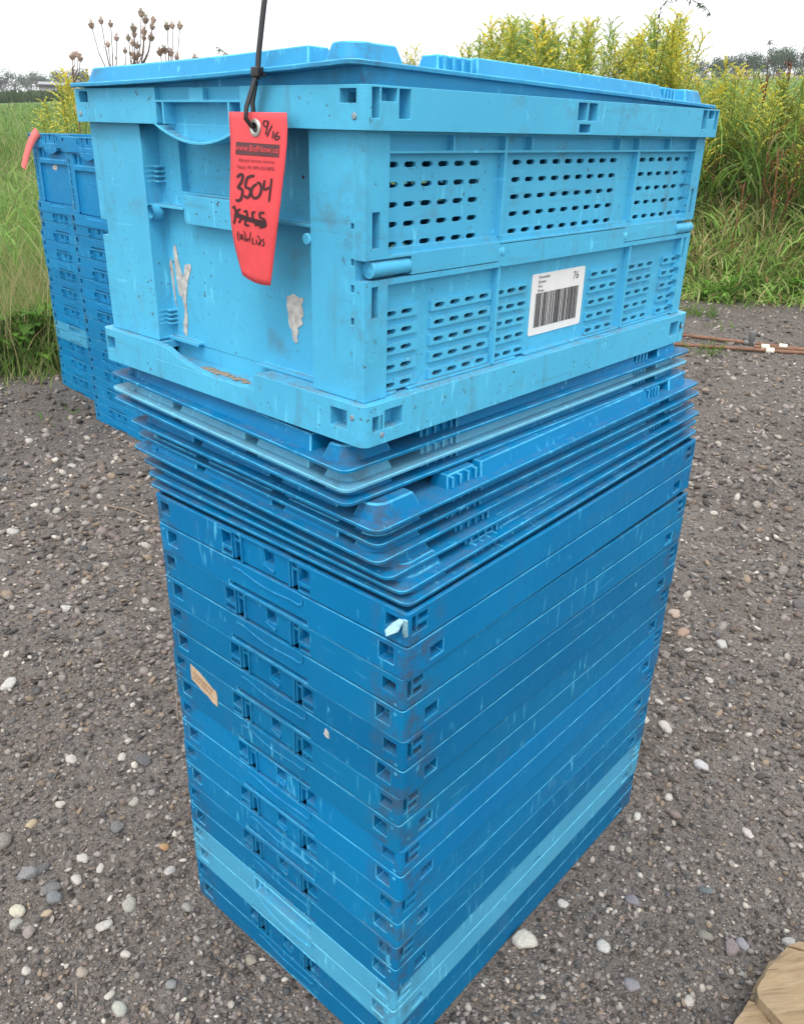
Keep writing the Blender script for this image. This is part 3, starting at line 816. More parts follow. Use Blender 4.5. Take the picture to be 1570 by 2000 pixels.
    # grommet
    c = Vector(tag_point(503, 252, .0006)); g = G(); nseg = 24
    for rr, dz in ((.0068, .0), (.0062, .0007), (.0042, .0009), (.0034, .0003)):
        for j in range(nseg):
            a = 2*math.pi*j/nseg; g.v.append((c.x+rr*math.cos(a), c.y-dz, c.z+rr*math.sin(a)))
    for r_ in range(3):
        for j in range(nseg): g.f.append((r_*nseg+j, r_*nseg+(j+1) % nseg, (r_+1)*nseg+(j+1) % nseg, (r_+1)*nseg+j))
    g.m = [0]*len(g.f)
    link('grommet', g.mesh('grommet', (M_METAL,)), root)
    g = G(); g.tube([(c.x, c.y-.0002, c.z), (c.x, c.y+.0001, c.z)], .0036, 16); link('grommet_hole', g.mesh('grommet_hole', (M_BLACK,)), root)
    return root
tg = make_tag(); tg.matrix_world = TOPM
tag(tg, 'red auction tag numbered 3504 in marker, hanging from the light blue crate', 'tag')
tie = empty('cable_tie'); tie.matrix_world = TOPM
def strap(g, pts, wd, th):
    n = len(pts); b = len(g.v)
    for i, p in enumerate(pts):
        p = Vector(p); t_ = (Vector(pts[min(i+1, n-1)])-Vector(pts[max(i-1, 0)])).normalized()
        sd_ = Vector((1, 0, 0)); sd_ = (sd_-t_*sd_.dot(t_)).normalized(); nn = t_.cross(sd_)
        for a, c in ((-1, -1), (1, -1), (1, 1), (-1, 1)): g.v.append(tuple(p+sd_*wd/2*a+nn*th/2*c))
    for i in range(n-1):
        for j in range(4): g.f.append((b+4*i+j, b+4*i+(j+1) % 4, b+4*i+4+(j+1) % 4, b+4*i+4+j)); g.m.append(0)
    g.f.append((b+3, b+2, b+1, b)); g.f.append((b+4*n-4, b+4*n-3, b+4*n-2, b+4*n-1)); g.m += [0, 0]
def tp(px, py, y): x, z = tagxy(px, py); return (x, y, z)
g = G(); Y0 = -TL_/2
strap(g, [tp(519, -120, Y0-.004), tp(516, -40, Y0-.006), tp(513, 0, Y0-.0075), tp(508, 60, Y0-.009), tp(503, 120, Y0-.010), tp(500, 165, Y0-.010)], .0050, .0016)
part('strap_tail', g, (M_BLACK,), tie, .0003)
g = G(); strap(g, [tp(500, 150, Y0-.010), tp(496, 185, Y0-.0135), tp(492, 215, Y0-.0165), tp(493, 235, Y0-.0175), tp(500, 250, Y0-.0150), tp(499, 256, Y0-.0090), tp(489, 240, Y0-.0075), tp(484, 205, Y0-.0066), tp(492, 165, Y0-.0072)], .0046, .0015)
part('strap_loop', g, (M_BLACK,), tie, .0003)
x, z = tagxy(501, 152); g = G(); g.box(x-.0044, x+.0044, Y0-.0135, Y0-.0062, z-.0032, z+.0036); g.box(x+.0046, x+.0078, Y0-.0100, Y0-.0075, z-.0030, z-.0012)
part('lock_head', g, (M_BLACK,), tie, .0008)
tag(tie, 'black cable tie with upright tail holding the red tag', 'cable tie')
#==CONTINUE==
# ------------------------------------------------------------------ dark assembled crate of the rear stacks
def make_dark_crate():
    W, L, H = FW, FL, .279
    root = empty('collapsible_crate')
    g = G(); z0 = .232; fe = []
    for k in 'AC':
        fe += [(k, .0095, .0240, .262, .274, .010), (k, W-.0240, W-.0095, .262, .274, .010), (k, .135, .250, .246, .276, .003),
               (k, .150, .158, .240, .274, .010), (k, .186, .199, .256, .276, .010), (k, .227, .235, .240, .274, .010), (k, .252, .262, .255, .272, .008), (k, .122, .133, .255, .272, .008)]
    for k in 'BD':
        for f in ((.008, .016, .250, .274, .008), (.018, .034, .262, .274, .009), (L-.016, L-.008, .250, .274, .008), (L-.034, L-.018, .262, .274, .009)): fe.append((k, *f))
    ring(g, W, L, .0055, z0, H, .005, fe)
    part('rim_frame', g, PM, root, .0008)
    for k in 'AC':
        g = G(); mp = face_map(k, W, L)
        g.prism([(.138, .222), (.150, .216), (.190, .208), (.232, .216), (.246, .222), (.246, z0-.0003), (.138, z0-.0003)], mp, -.001, .006)
        part('handle', g, PM, root, .0007)
    g = G(); fe = []
    for k in 'AC': fe += [(k, .0165, .0345, .010, .028, .013), (k, W-.0345, W-.0165, .010, .028, .013), (k, .13, .25, .026, .0358, .004)]
    for k in 'BD': fe += [(k, .033, .052, .008, .022, .013), (k, L-.052, L-.033, .008, .022, .013)]
    ring(g, W, L, .0055, 0, .0358, .005, fe); g.box(-W/2+.006, W/2-.006, -L/2+.006, L/2-.006, .004, .008)
    part('base_frame', g, PM, root, .0008)
    zz = [.045, .074, .098, .122, .146, .170, .192, .214]
    def lattice(k, u):
        f = []
        for a, b in zip(zz, zz[1:]): f += [(k, u, u+.0085, a, b-.003, .010), (k, u+.0100, u+.0185, a, b-.003, .010)]
        return f
    for k in 'AC':
        g = G(); mp = face_map(k, W, L, .008)
        fe = [(f[1:]) for u in (.016, W-.0365) for f in lattice(k, u)]
        fe += [(.062, .318, .0358, .176, .010), (.062, .318, .190, .225, .004), (.10, .28, .192, .222, .010), (.290, .312, .194, .228, .012), (.066, .088, .194, .228, .012)]
        relief(g, mp, [.009, W-.009], [.0358, z0], fe, .016)
        ep = part('end_panel', g, PM, root, .0008)
        if k == 'A':
            g = G(); g.prism([(.150, .158), (.170, .153), (.188, .156), (.194, .166), (.186, .174), (.176, .170), (.168, .1735), (.156, .168)], mp, .0094, .0099)
            part('paper_scrap', g, (M_SCRAP,), root, 0)
    for k in 'BD':
        g = G(); mp = face_map(k, W, L, .008)
        fe = [(f[1:]) for u in (.016, L-.0365) for f in lattice(k, u)]
        fe += [(.050, L-.05, .150, .225, .006), (.050, L-.05, .042, .128, .006)]
        for v in (.165, .185, .205, .060, .080, .100):
            for q in range(16): fe.append((.07+q*.029, .083+q*.029, v, v+.006, None))
        relief(g, mp, [.009, L-.009], [.0358, z0], fe, .012)
        part('side_panel', g, PM, root, .0008)
    return root

dark_box = make_dark_crate(); used = [False]
def rear_stack(corner, yaw, which, group, has_light):
    M0 = Matrix.Translation(Vector(corner)) @ Euler((-.012, -.008, yaw)).to_matrix().to_4x4()
    for k in range(10):
        light = has_light and k == 3
        o = copy_tree(fold_light if light else fold_dark)
        o.matrix_world = M0 @ Matrix.Translation((-FW/2+random.uniform(-.003, .003), FL/2+random.uniform(-.003, .003), k*FP+.0005))
        pos = ['bottom one', 'second from the bottom', 'third from the bottom', 'fourth from the bottom', 'fifth from the bottom', 'sixth from the bottom', 'seventh from the bottom', 'eighth from the bottom', 'ninth from the bottom', 'directly under the assembled crate'][k]
        tag(o, ('pale turquoise folded crate in the %s stack' % which) if light else 'blue folded crate of the %s stack, %s' % (which, pos), 'crate', group)
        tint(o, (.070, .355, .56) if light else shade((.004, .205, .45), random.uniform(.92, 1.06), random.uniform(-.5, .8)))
    o = dark_box if not used[0] else copy_tree(dark_box); used[0] = True
    o.matrix_world = M0 @ Matrix.Translation((-FW/2, FL/2, 10*FP+.001))
    return o, M0
o1, M1 = rear_stack((-2.617, 1.165, -.026), -.08, 'far left', 'folded crates of the far left stack', True)
tag(o1, 'blue assembled crate with pink tag on top of the far left stack', 'crate'); tint(o1, (.006, .215, .47, .3))
o2, M2 = rear_stack((-2.118, 1.032, -.026), -.075, 'half hidden rear', 'folded crates of the half hidden rear stack', False)
for ch in list(o2.children):
    for c2 in list(ch.children): pass
    if ch.name.startswith('paper_scrap'): bpy.data.objects.remove(ch)
tag(o2, 'blue assembled crate on the half hidden rear stack, behind the front crate', 'crate'); tint(o2, (.006, .215, .47, .3))
for ch in list(fold_dark.children): bpy.data.objects.remove(ch)
bpy.data.objects.remove(fold_dark)
# pink tag hanging off the far left stack
pk = empty('auction_tag'); pk.matrix_world = M1 @ Matrix.Translation((-FW, 0, 10*FP+.279))
g = G(); n = 12
for i in range(n+1):
    t_ = i/n
    cx, cz = .118-.112*t_-.006*math.sin(t_*3.1), .006+.010*math.sin(t_*1.4)-.140*t_**1.30
    wd = .0175-.005*t_
    tx, tz = -.115, -.140*1.30*max(t_, .05)**.30; l_ = math.hypot(tx, tz); nx_, nz_ = -tz/l_, tx/l_
    for s_ in (-1, 1):
        g.v.append((cx+nx_*wd*s_, -.006-.03*t_+.004*s_, cz+nz_*wd*s_))
    for s_ in (-1, 1): g.v.append((cx+nx_*wd*s_, -.0055-.03*t_+.004*s_, cz+nz_*wd*s_))
for i in range(n):
    a, b = 4*i, 4*i+4
    g.f += [(a, b, b+1, a+1), (a+3, b+3, b+2, a+2), (a, a+2, b+2, b), (a+1, b+1, b+3, a+3)]
g.m = [0]*len(g.f)
cd_ = link('card', g.mesh('card', (M_PINK,)), pk)
for p in cd_.data.polygons: p.use_smooth = True
tag(pk, 'faded pink auction tag blowing over the corner of the far left stack', 'tag')

# ------------------------------------------------------------------ ground
def ground_mat():
    m, t, b = mat('ground')
    tc = nd(t, 'ShaderNodeTexCoord'); co = tc.outputs['Object']
    at_ = nd(t, 'ShaderNodeAttribute', attribute_name='zone'); sp = nd(t, 'ShaderNodeSeparateColor'); t.links.new(at_.outputs['Color'], sp.inputs[0])
    grass_, crop, tan = sp.outputs[0], sp.outputs[1], sp.outputs[2]
    big = noise(t, co, 1.6, 5, .6); med = noise(t, co, 9, 5, .65)
    soil = mixc(t, ramp(t, big, [(.36, W0), (.64, W1)]), (.140, .117, .099), (.180, .158, .143))
    soil = mixc(t, math_(t, 'MULTIPLY', ramp(t, med, [(.45, W0), (.66, W1)]), .6), soil, (.066, .054, .042))
    def grit(scale, stops, keep):
        v = nd(t, 'ShaderNodeTexVoronoi'); v.inputs['Scale'].default_value = scale; v.inputs['Randomness'].default_value = 1
        t.links.new(co, v.inputs['Vector'])
        s_ = nd(t, 'ShaderNodeSeparateColor'); t.links.new(v.outputs['Color'], s_.inputs[0])
        sel = ramp(t, s_.outputs[1], [(keep-.02, W0), (keep, W1)])
        edge = ramp(t, v.outputs['Distance'], [(.30, W1), (.55, W0)])
        return ramp(t, s_.outputs[0], stops), math_(t, 'MULTIPLY', sel, edge), v.outputs['Distance']
    st = [(0, (.035, .032, .030)), (.35, (.115, .102, .094)), (.66, (.185, .163, .150)), (.90, (.22, .195, .176)), (1, (.38, .345, .31))]
    c1, m1, d1 = grit(95, st, .34); c2, m2, d2 = grit(210, st, .20); c3, m3, d3 = grit(420, st, .15)
    c = mixc(t, math_(t, 'MULTIPLY', m3, .85), soil, c3); c = mixc(t, math_(t, 'MULTIPLY', m2, .9), c, c2); c = mixc(t, math_(t, 'MULTIPLY', m1, .92), c, c1)
    g1 = mixc(t, ramp(t, noise(t, co, 3.5, 6, .65), [(.35, W0), (.65, W1)]), (.060, .082, .022), (.125, .115, .050))
    c = mixc(t, grass_, c, g1)
    c = mixc(t, crop, c, mixc(t, noise(t, co, .6, 5, .6), (.070, .150, .030), (.115, .190, .055)))
    c = mixc(t, tan, c, mixc(t, noise(t, co, .1, 5, .6), (.30, .25, .13), (.22, .21, .09)))
    t.links.new(c, b.inputs['Base Color']); b.inputs['Roughness'].default_value = .93; b.inputs['Specular IOR Level'].default_value = .25
    h = math_(t, 'SUBTRACT', math_(t, 'MULTIPLY', med, 1.6), math_(t, 'MULTIPLY', math_(t, 'MULTIPLY', d1, m1), .55))
    h = math_(t, 'ADD', h, math_(t, 'MULTIPLY', m2, .30)); h = math_(t, 'ADD', h, math_(t, 'MULTIPLY', m3, .16)); h = math_(t, 'ADD', h, math_(t, 'MULTIPLY', m1, .5))
    bump(t, b, h, .9, .006)
    return m
M_GROUND = ground_mat()
CX, CY = -.2, .4
rad = [0.0]; r_ = .12
while r_ < 620: rad.append(r_); r_ *= 1.055 if r_ < 12 else 1.09
NS = 168
ang = np.arange(NS)*2*np.pi/NS
gx = np.concatenate([[CX]]+[CX+r*np.cos(ang) for r in rad[1:]]); gy = np.concatenate([[CY]]+[CY+r*np.sin(ang) for r in rad[1:]])
gz = ground_z(gx, gy)
fs = [(0, 1+j, 1+(j+1) % NS) for j in range(NS)]
for i in range(len(rad)-2):
    a = 1+i*NS
    fs += [(a+j, a+NS+j, a+NS+(j+1) % NS, a+(j+1) % NS) for j in range(NS)]
me = bpy.data.meshes.new('ground'); me.from_pydata(list(zip(gx, gy, gz)), [], fs); me.materials.append(M_GROUND)
dc = np.hypot(gx-CAM.x, gy-CAM.y)
edge_n = .12*np.sin(gx*3.1+gy*1.7)+.07*np.sin(gx*8.3-gy*6.1)
gr = sstep((grassy(gx, gy)+edge_n+.02)/.22)
leftish = sstep((-(gx)-.9*gy*.6-2)/6)
crop = gr*sstep((dc-20)/12)*(1-sstep((dc-150)/12)); tanz = gr*sstep((dc-165)/10)
col = np.stack([gr, crop, tanz, np.ones_like(gr)], -1).astype(np.float32)
ca = me.color_attributes.new('zone', 'FLOAT_COLOR', 'POINT'); ca.data.foreach_set('color', col.ravel())
for p in me.polygons: p.use_smooth = True
me.update(); ground = link('ground', me); tag(ground, 'dark brown gravel yard with fields beyond', kind='structure')

# ---- gravel
ico = bmesh.new(); bmesh.ops.create_icosphere(ico, subdivisions=1, radius=1)
IV = np.array([v.co for v in ico.verts]); IF = np.array([[v.index for v in f.verts] for f in ico.faces]); ico.free()
ico = bmesh.new(); bmesh.ops.create_icosphere(ico, subdivisions=2, radius=1)
IV2 = np.array([v.co for v in ico.verts]); IF2 = np.array([[v.index for v in f.verts] for f in ico.faces]); ico.free()
def stone_mat(name, attr):
    m, t, b = mat(name); tc = nd(t, 'ShaderNodeTexCoord')
    if attr:
        a = nd(t, 'ShaderNodeAttribute', attribute_name='tint'); c = a.outputs['Color']
    else:
        a = nd(t, 'ShaderNodeObjectInfo'); c = a.outputs['Color']
    n = noise(t, tc.outputs['Object'], 130 if attr else 3.0, 5, .65)
    c = mixc(t, 1, c, ramp(t, n, [(.3, (.74,)*3), (.7, (1.2, 1.18, 1.15))]), 'MULTIPLY')
    t.links.new(c, b.inputs['Base Color']); b.inputs['Roughness'].default_value = .82; b.inputs['Specular IOR Level'].default_value = .3
    if not attr: bump(t, b, n, .35, .1)
    return m
M_GRAV = stone_mat('gravel_stone', True); M_STONE = stone_mat('loose_stone', False)
PAL = np.array([(.062, .055, .051), (.10, .089, .083), (.155, .136, .126), (.140, .112, .094), (.20, .178, .163), (.085, .083, .085), (.27, .245, .22), (.20, .155, .118), (.17, .140, .132), (.22, .195, .185)])
def stone_cols(n):
    c = PAL[RNG.integers(0, len(PAL), n)]*RNG.uniform(.85, 1.45, (n, 1))
    wh = RNG.random(n) < .04; c[wh] = np.array([.52, .48, .43])*RNG.uniform(.7, 1.1, (wh.sum(), 1))
    return np.clip(c, 0, .8)
def in_stack(x, y, m_=.0):
    a = (x > -FW-.005-m_) & (x < .006+m_) & (y > -.006-m_) & (y < .605+m_)
    for c, yw in (((-2.617, 1.165), -.08), ((-2.118, 1.032), -.075)):
        dx, dy = x-c[0], y-c[1]; u = dx*math.cos(yw)+dy*math.sin(yw); v = -dx*math.sin(yw)+dy*math.cos(yw)
        a |= (u > -FW-.01) & (u < .01) & (v > -.01) & (v < FL+.01)
    return a
def gravel_pts(n, r0, r1):
    th = RNG.uniform(-.80, .80, n)+YAW; r = r0*(r1/r0)**RNG.random(n)
    x = CAM.x-np.sin(th)*r; y = CAM.y+np.cos(th)*r
    k = (grassy(x, y) < RNG.uniform(-.05, .16, n)) & ~in_stack(x, y)
    clump = .5+.5*np.sin(x*6.3+1.7*np.sin(y*4.1))*np.sin(y*5.7+1.3*np.sin(x*3.3))
    k &= RNG.random(n) < .5+.5*clump
    return x[k], y[k], r[k]
def rotm(n):
    q = RNG.normal(size=(n, 4)); q /= np.linalg.norm(q, axis=1)[:, None]; w_, x, y, z = q.T
    return np.stack([1-2*(y*y+z*z), 2*(x*y-z*w_), 2*(x*z+y*w_), 2*(x*y+z*w_), 1-2*(x*x+z*z), 2*(y*z-x*w_), 2*(x*z-y*w_), 2*(y*z+x*w_), 1-2*(x*x+y*y)], -1).reshape(-1, 3, 3)
def np_mesh(name, V, F, colv, m, attr='tint', smooth=True):
    me = bpy.data.meshes.new(name); k = F.shape[1]
    me.vertices.add(len(V)); me.vertices.foreach_set('co', V.astype(np.float32).ravel())
    me.loops.add(F.size); me.loops.foreach_set('vertex_index', F.astype(np.int32).ravel())
    me.polygons.add(len(F)); me.polygons.foreach_set('loop_start', np.arange(0, F.size, k, dtype=np.int32)); me.polygons.foreach_set('loop_total', np.full(len(F), k, np.int32))
    if smooth: me.polygons.foreach_set('use_smooth', np.ones(len(F), bool))
    me.update(calc_edges=True)
    if colv is not None:
        ca = me.color_attributes.new(attr, 'FLOAT_COLOR', 'POINT')
        c = np.ones((len(V), 4), np.float32); c[:, :3] = colv; ca.data.foreach_set('color', c.ravel())
    me.materials.append(m); me.validate(); return me
def gravel(name, n, r0, r1, smin, smax, sc_r, label):
    x, y, r = gravel_pts(n, r0, r1); n = len(x)
    s_ = smin*(smax/smin)**(RNG.random(n)**2.2)*np.clip(r/1.6, .55, sc_r)
    sh = np.stack([RNG.uniform(.75, 1.3, n), RNG.uniform(.65, 1.05, n), RNG.uniform(.42, .75, n)], -1)*s_[:, None]
    base = IV[None]*RNG.uniform(.78, 1.18, (n, len(IV), 1))
    yaw = RNG.uniform(0, 6.28, n); tilt = rotm(n)
    P = base*sh[:, None, :]
    ca_, sa_ = np.cos(yaw)[:, None], np.sin(yaw)[:, None]
    tl_ = RNG.normal(0, .35, (n, 2)); P[..., 2] += P[..., 0]*tl_[:, :1]+P[..., 1]*tl_[:, 1:]
    X = P[..., 0]*ca_-P[..., 1]*sa_; Y = P[..., 0]*sa_+P[..., 1]*ca_
    Z = P[..., 2]+(ground_z(x, y)+s_*.28)[:, None]
    V = np.stack([X+x[:, None], Y+y[:, None], Z], -1).reshape(-1, 3)
    F = (IF[None]+(np.arange(n)*len(IV))[:, None, None]).reshape(-1, 3)
    c = np.repeat(stone_cols(n), len(IV), 0)
    o = link(name, np_mesh(name, V, F, c, M_GRAV, smooth=False), ground); tag(o, label, kind='stuff'); return o
gravel('gravel', 104000, .55, 6.8, .0021, .0105, 1.6, 'small mixed grey and brown gravel spread over the yard')
# ---- single stones
SM = []
for i in range(10):
    rr = np.random.default_rng(40+i); d = IV2.copy()
    for q in range(7):
        a = rr.normal(size=3); a /= np.linalg.norm(a); h_ = rr.uniform(.45, .85); ov = np.clip(d@a-h_, 0, None); d = d-ov[:, None]*a*rr.uniform(.7, .95)
    d *= 1+.06*rr.normal(size=(len(d), 1))
    d *= np.array([rr.uniform(.95, 1.3), rr.uniform(.7, 1.0), rr.uniform(.45, .7)])
    SM.append(np_mesh('stone', d, IF2, None, M_STONE, smooth=i % 2 == 0))
def put_stone(x, y, s_, c):
    o = link('stone', random.choice(SM), ground, (x, y, float(ground_z(x, y))+s_*.16), (random.uniform(-.25, .25), random.uniform(-.25, .25), random.uniform(0, 6.28)))
    o.scale = (s_,)*3; o.color = (*c, 1)
WH = (.50, .47, .43)
seen = [(1300, 1418, 16, WH), (1370, 1494, 16, (.50, .49, .50)), (1305, 1553, 10, WH), (1287, 1369, 9, WH), (1243, 1590, 9, (.55, .54, .50)), (1318, 1590, 15, (.22, .18, .16)), (1460, 1626, 12, (.52, .47, .45)),
        (1021, 1835, 22, (.52, .50, .45)), (1178, 1845, 14, (.50, .49, .47)), (1233, 1756, 13, (.22, .21, .23)), (1378, 1736, 12, (.15, .17, .18)), (1377, 1825, 12, (.24, .23, .20)), (1427, 1847, 15, (.25, .21, .21)),
        (1450, 1842, 11, (.30, .29, .32)), (1236, 1922, 14, (.25, .24, .26)), (1345, 1952, 10, WH), (1541, 1836, 11, (.42, .41, .40)), (1446, 1895, 9, (.32, .32, .30)), (1100, 1760, 11, (.52, .50, .47)), (1320, 1200, 12, (.42, .34, .28)),
        (1315, 1195, 14, (.40, .33, .28)), (1335, 1232, 12, (.36, .26, .20)), (1410, 1255, 12, (.45, .44, .43)), (1385, 1325, 9, WH), (1345, 1265, 9, WH), (1560, 1180, 14, (.14, .13, .13)),
        (18, 1337, 17, (.50, .49, .46)), (140, 1480, 12, WH), (280, 1483, 17, (.14, .135, .14)), (240, 1476, 10, WH), (150, 1715, 11, WH), (230, 1612, 15, (.17, .165, .165)), (52, 1707, 16, (.24, .235, .24)), (78, 1697, 15, (.13, .125, .13)),
        (102, 1732, 17, (.17, .165, .165)), (108, 1752, 15, (.19, .20, .21)), (33, 1780, 15, (.55, .52, .42)), (30, 1803, 11, (.38, .37, .34)), (92, 1780, 9, (.42, .34, .24)), (58, 1820, 13, (.30, .26, .24)), (203, 1806, 15, (.46, .44, .41)),
        (252, 1764, 14, (.36, .35, .31)), (333, 1699, 12, (.45, .44, .43)), (196, 1693, 9, WH), (160, 1674, 11, WH), (5, 1642, 20, (.25, .23, .20)), (365, 1768, 10, (.30, .29, .27)), (490, 1872, 12, (.30, .27, .22)), (233, 1968, 13, (.42, .42, .38)),
        (213, 1940, 10, (.50, .48, .42)), (335, 1920, 11, (.24, .24, .24)), (161, 1895, 12, (.36, .31, .26)), (52, 1893, 9, WH), (245, 1860, 9, WH), (320, 1652, 10, (.42, .26, .14)), (62, 1608, 11, (.45, .37, .25)), (298, 1545, 10, (.30, .28, .27)), (120, 1567, 9, (.48, .45, .40)),
        (262, 1562, 11, (.40, .38, .33)), (130, 1190, 11, (.50, .48, .46)), (75, 1195, 10, (.2, .19, .18)), (300, 1190, 9, (.42, .40, .36)), (25, 1030, 12, (.45, .43, .40)), (110, 990, 9, (.40, .38, .35)), (205, 1100, 9, (.44, .42, .40)), (55, 850, 9, WH), (140, 900, 9, (.44, .42, .40))]
for px, py, s_, c in seen:
    p = at_ground(px, py, .004); d_ = (p-CAM).length
    put_stone(p.x, p.y, s_*d_/F_PX*1.0, c)
nst = 300-len(seen); x, y, r = gravel_pts(2200, .75, 5.2); cs = stone_cols(len(x))
for i in range(min(nst, len(x))):
    put_stone(float(x[i]), float(y[i]), float(RNG.uniform(4.5, 8.5)*max(r[i], 1.1)/F_PX), cs[i])

# ------------------------------------------------------------------ vegetation
def leaf_mat(name, rough=.6, trans=.45):
    m, t, b = mat(name)
    a = nd(t, 'ShaderNodeAttribute', attribute_name='tint'); oi = nd(t, 'ShaderNodeObjectInfo')
    c = mixc(t, 1, a.outputs['Color'], ramp(t, oi.outputs['Random'], [(0, (.82, .86, .8)), (1, (1.15, 1.1, 1.1))]), 'MULTIPLY')
    t.links.new(c, b.inputs['Base Color']); b.inputs['Roughness'].default_value = rough; b.inputs['Specular IOR Level'].default_value = .25
    tr = nd(t, 'ShaderNodeBsdfTranslucent'); t.links.new(c, tr.inputs[0])
    mx = nd(t, 'ShaderNodeMixShader'); mx.inputs[0].default_value = trans
    o = [n for n in t.nodes if n.type == 'OUTPUT_MATERIAL'][0]
    t.links.new(b.outputs[0], mx.inputs[1]); t.links.new(tr.outputs[0], mx.inputs[2]); t.links.new(mx.outputs[0], o.inputs[0])
    return m
M_LEAF = leaf_mat('leaf'); M_FLOWER = leaf_mat('yellow_flower', .75, .3)
def blades(x, y, h, wd, lean, colr, seg=3, curl=.6, z=None):
    """curved grass blades as numpy strips"""
    n = len(x); th = RNG.uniform(0, 6.283, n); L_ = RNG.uniform(.3, 1, n)*lean
    zz_ = ground_z(x, y)-.01 if z is None else z
    dx, dy = np.cos(th), np.sin(th); f = RNG.uniform(0, 6.283, n); sx, sy = np.cos(f), np.sin(f)
    V = []; 
    for i in range(seg+1):
        t_ = i/seg; off = L_*h*t_**(1+curl); wz_ = wd*(1-t_)**.7*(.55 if i == 0 else 1)/2
        cx, cy, cz = x+dx*off, y+dy*off, zz_+h*(t_-.35*L_*t_**2.2)
        V.append(np.stack([cx-sx*wz_, cy-sy*wz_, cz], -1)); V.append(np.stack([cx+sx*wz_, cy+sy*wz_, cz], -1))
    V = np.stack(V, 1)
    F = np.array([[2*i, 2*i+1, 2*i+3, 2*i+2] for i in range(seg)])
    F = (F[None]+(np.arange(n)*(2*seg+2))[:, None, None]).reshape(-1, 4)
    C = np.repeat(colr, 2*seg+2, 0)
    return V.reshape(-1, 3), F, C
def join(parts_):
    V, F, C, b = [], [], [], 0
    for v, f, c in parts_: V.append(v); F.append(f+b); C.append(c); b += len(v)
    return np.concatenate(V), np.concatenate(F), np.concatenate(C)
def pick(n, cols, wts, var=.2):
    wts = np.array(wts, float); c = np.array(cols)[RNG.choice(len(cols), n, p=wts/wts.sum())]
    return np.clip(c*RNG.uniform(1-var, 1+var, (n, 1)), 0, 1)
GREEN, FRESH, PALE, STRAW, RUST, OLIVE = (.115, .215, .045), (.175, .300, .060), (.300, .350, .140), (.50, .41, .23), (.28, .14, .07), (.16, .19, .06)
def scatter(n, d0, d1, p0, p1, margin=.02, power=1.0):
    d = d0+(d1-d0)*RNG.random(n)**power; px = RNG.uniform(p0, p1, n)
    a = YAW-np.arctan((px-785)/F_PX)
    x = CAM.x-np.sin(a)*d; y = CAM.y+np.cos(a)*d
    k = (grassy(x, y)+RNG.normal(0, .07, n) > margin) & ~in_stack(x, y, .02)
    return x[k], y[k], d[k]
def grass_obj(name, sets, label):
    V, F, C = join(sets); o = link(name, np_mesh(name, V, F, C, M_LEAF)); tag(o, label, 'grass', kind='stuff'); return o
sets = []
x, y, d = scatter(26000, 3.3, 6.5, -420, 420, .03)                  # tall pale grass by the far left stack
n = len(x); h = RNG.uniform(.16, .50, n)*np.clip((grassy(x, y)+.05)/.30, .22, 1)
sets.append(blades(x, y, h, RNG.uniform(.004, .009, n), .75, pick(n, [(.17, .30, .07), (.22, .38, .09), PALE, STRAW], [.28, .28, .30, .14])))
x, y, d = scatter(1500, 3.4, 5.0, -200, 330, .15); n = len(x)
sets.append(blades(x, y, RNG.uniform(.35, .68, n), np.full(n, .0045), .55, pick(n, [STRAW, PALE], [.65, .35])))
x, y, d = scatter(5200, 4.6, 11, -260, 330, .6); n = len(x)
z = ground_z(x, y)+RNG.random(n)*.35
sets.append(blades(x, y, RNG.uniform(.14, .42, n), RNG.uniform(.010, .022, n), 1.5, pick(n, [(.16, .30, .07), (.24, .40, .10), PALE, (.30, .36, .12)], [.36, .30, .2, .14], .3), z=z))
grass_obj('tall_grass', sets, 'tall pale and green grass growing beside the far left stack')
sets = []
x, y, d = scatter(21000, 5.2, 7.6, 1180, 1900, .0); n = len(x)
hm = np.clip((grassy(x, y)+.06)/.55, .12, 1.3)
z = ground_z(x, y)-.01+RNG.random(n)**1.3*.38*hm*(RNG.random(n) < .7)
sets.append(blades(x, y, RNG.uniform(.10, .34, n)*np.clip(hm, .4, 1), RNG.uniform(.009, .020, n), 1.9, pick(n, [(.27, .47, .11), (.35, .57, .15), (.46, .53, .23), STRAW, (.34, .18, .10)], [.34, .28, .24, .12, .02], .3), z=z))
x, y, d = scatter(1500, 5.9, 7.6, 1200, 1800, .2); n = len(x)
sets.append(blades(x, y, RNG.uniform(.4, .85, n), np.full(n, .0055), .6, pick(n, [STRAW, RUST, PALE], [.45, .15, .4])))
grass_obj('verge_grass', sets, 'mixed green and straw coloured grass along the right gravel edge')
sets = []
x, y, d = scatter(30000, 6.2, 26, -500, 2100, .1, 1.3); n = len(x)
sets.append(blades(x, y, RNG.uniform(.22, .55, n), RNG.uniform(.007, .014, n)*np.clip(d/8, 1, 2.5), .8, pick(n, [GREEN, FRESH, PALE, OLIVE, STRAW], [.32, .34, .18, .08, .06])))
grass_obj('meadow_grass', sets, 'green meadow weeds spreading behind the stacks')
sets = []
x, y, d = scatter(20000, 6.7, 10.0, 880, 1950, .3); n = len(x)
z = ground_z(x, y)+RNG.uniform(0, .9, n)
sets.append(blades(x, y, RNG.uniform(.18, .45, n), RNG.uniform(.012, .024, n), 1.4, pick(n, [FRESH, (.24, .42, .10), OLIVE, PALE, STRAW], [.36, .34, .08, .17, .05]), z=z))
grass_obj('weed_thicket', sets, 'dense leafy green weeds filling the base of the goldenrod thicket')
sets = []
x, y, d = scatter(16000, 22, 75, -700, 700, .1, 1.5); n = len(x)
sets.append(blades(x, y, RNG.uniform(.22, .5, n), RNG.uniform(.03, .06, n)*np.clip(d/30, .7, 2), 1.2, pick(n, [GREEN, FRESH, PALE, OLIVE], [.3, .4, .2, .1], .3)))
grass_obj('field_crop', sets, 'leafy green crop spreading over the left field')
sets = []
x, y, d = scatter(9000, 96, 112, -900, 700, .3); n = len(x)
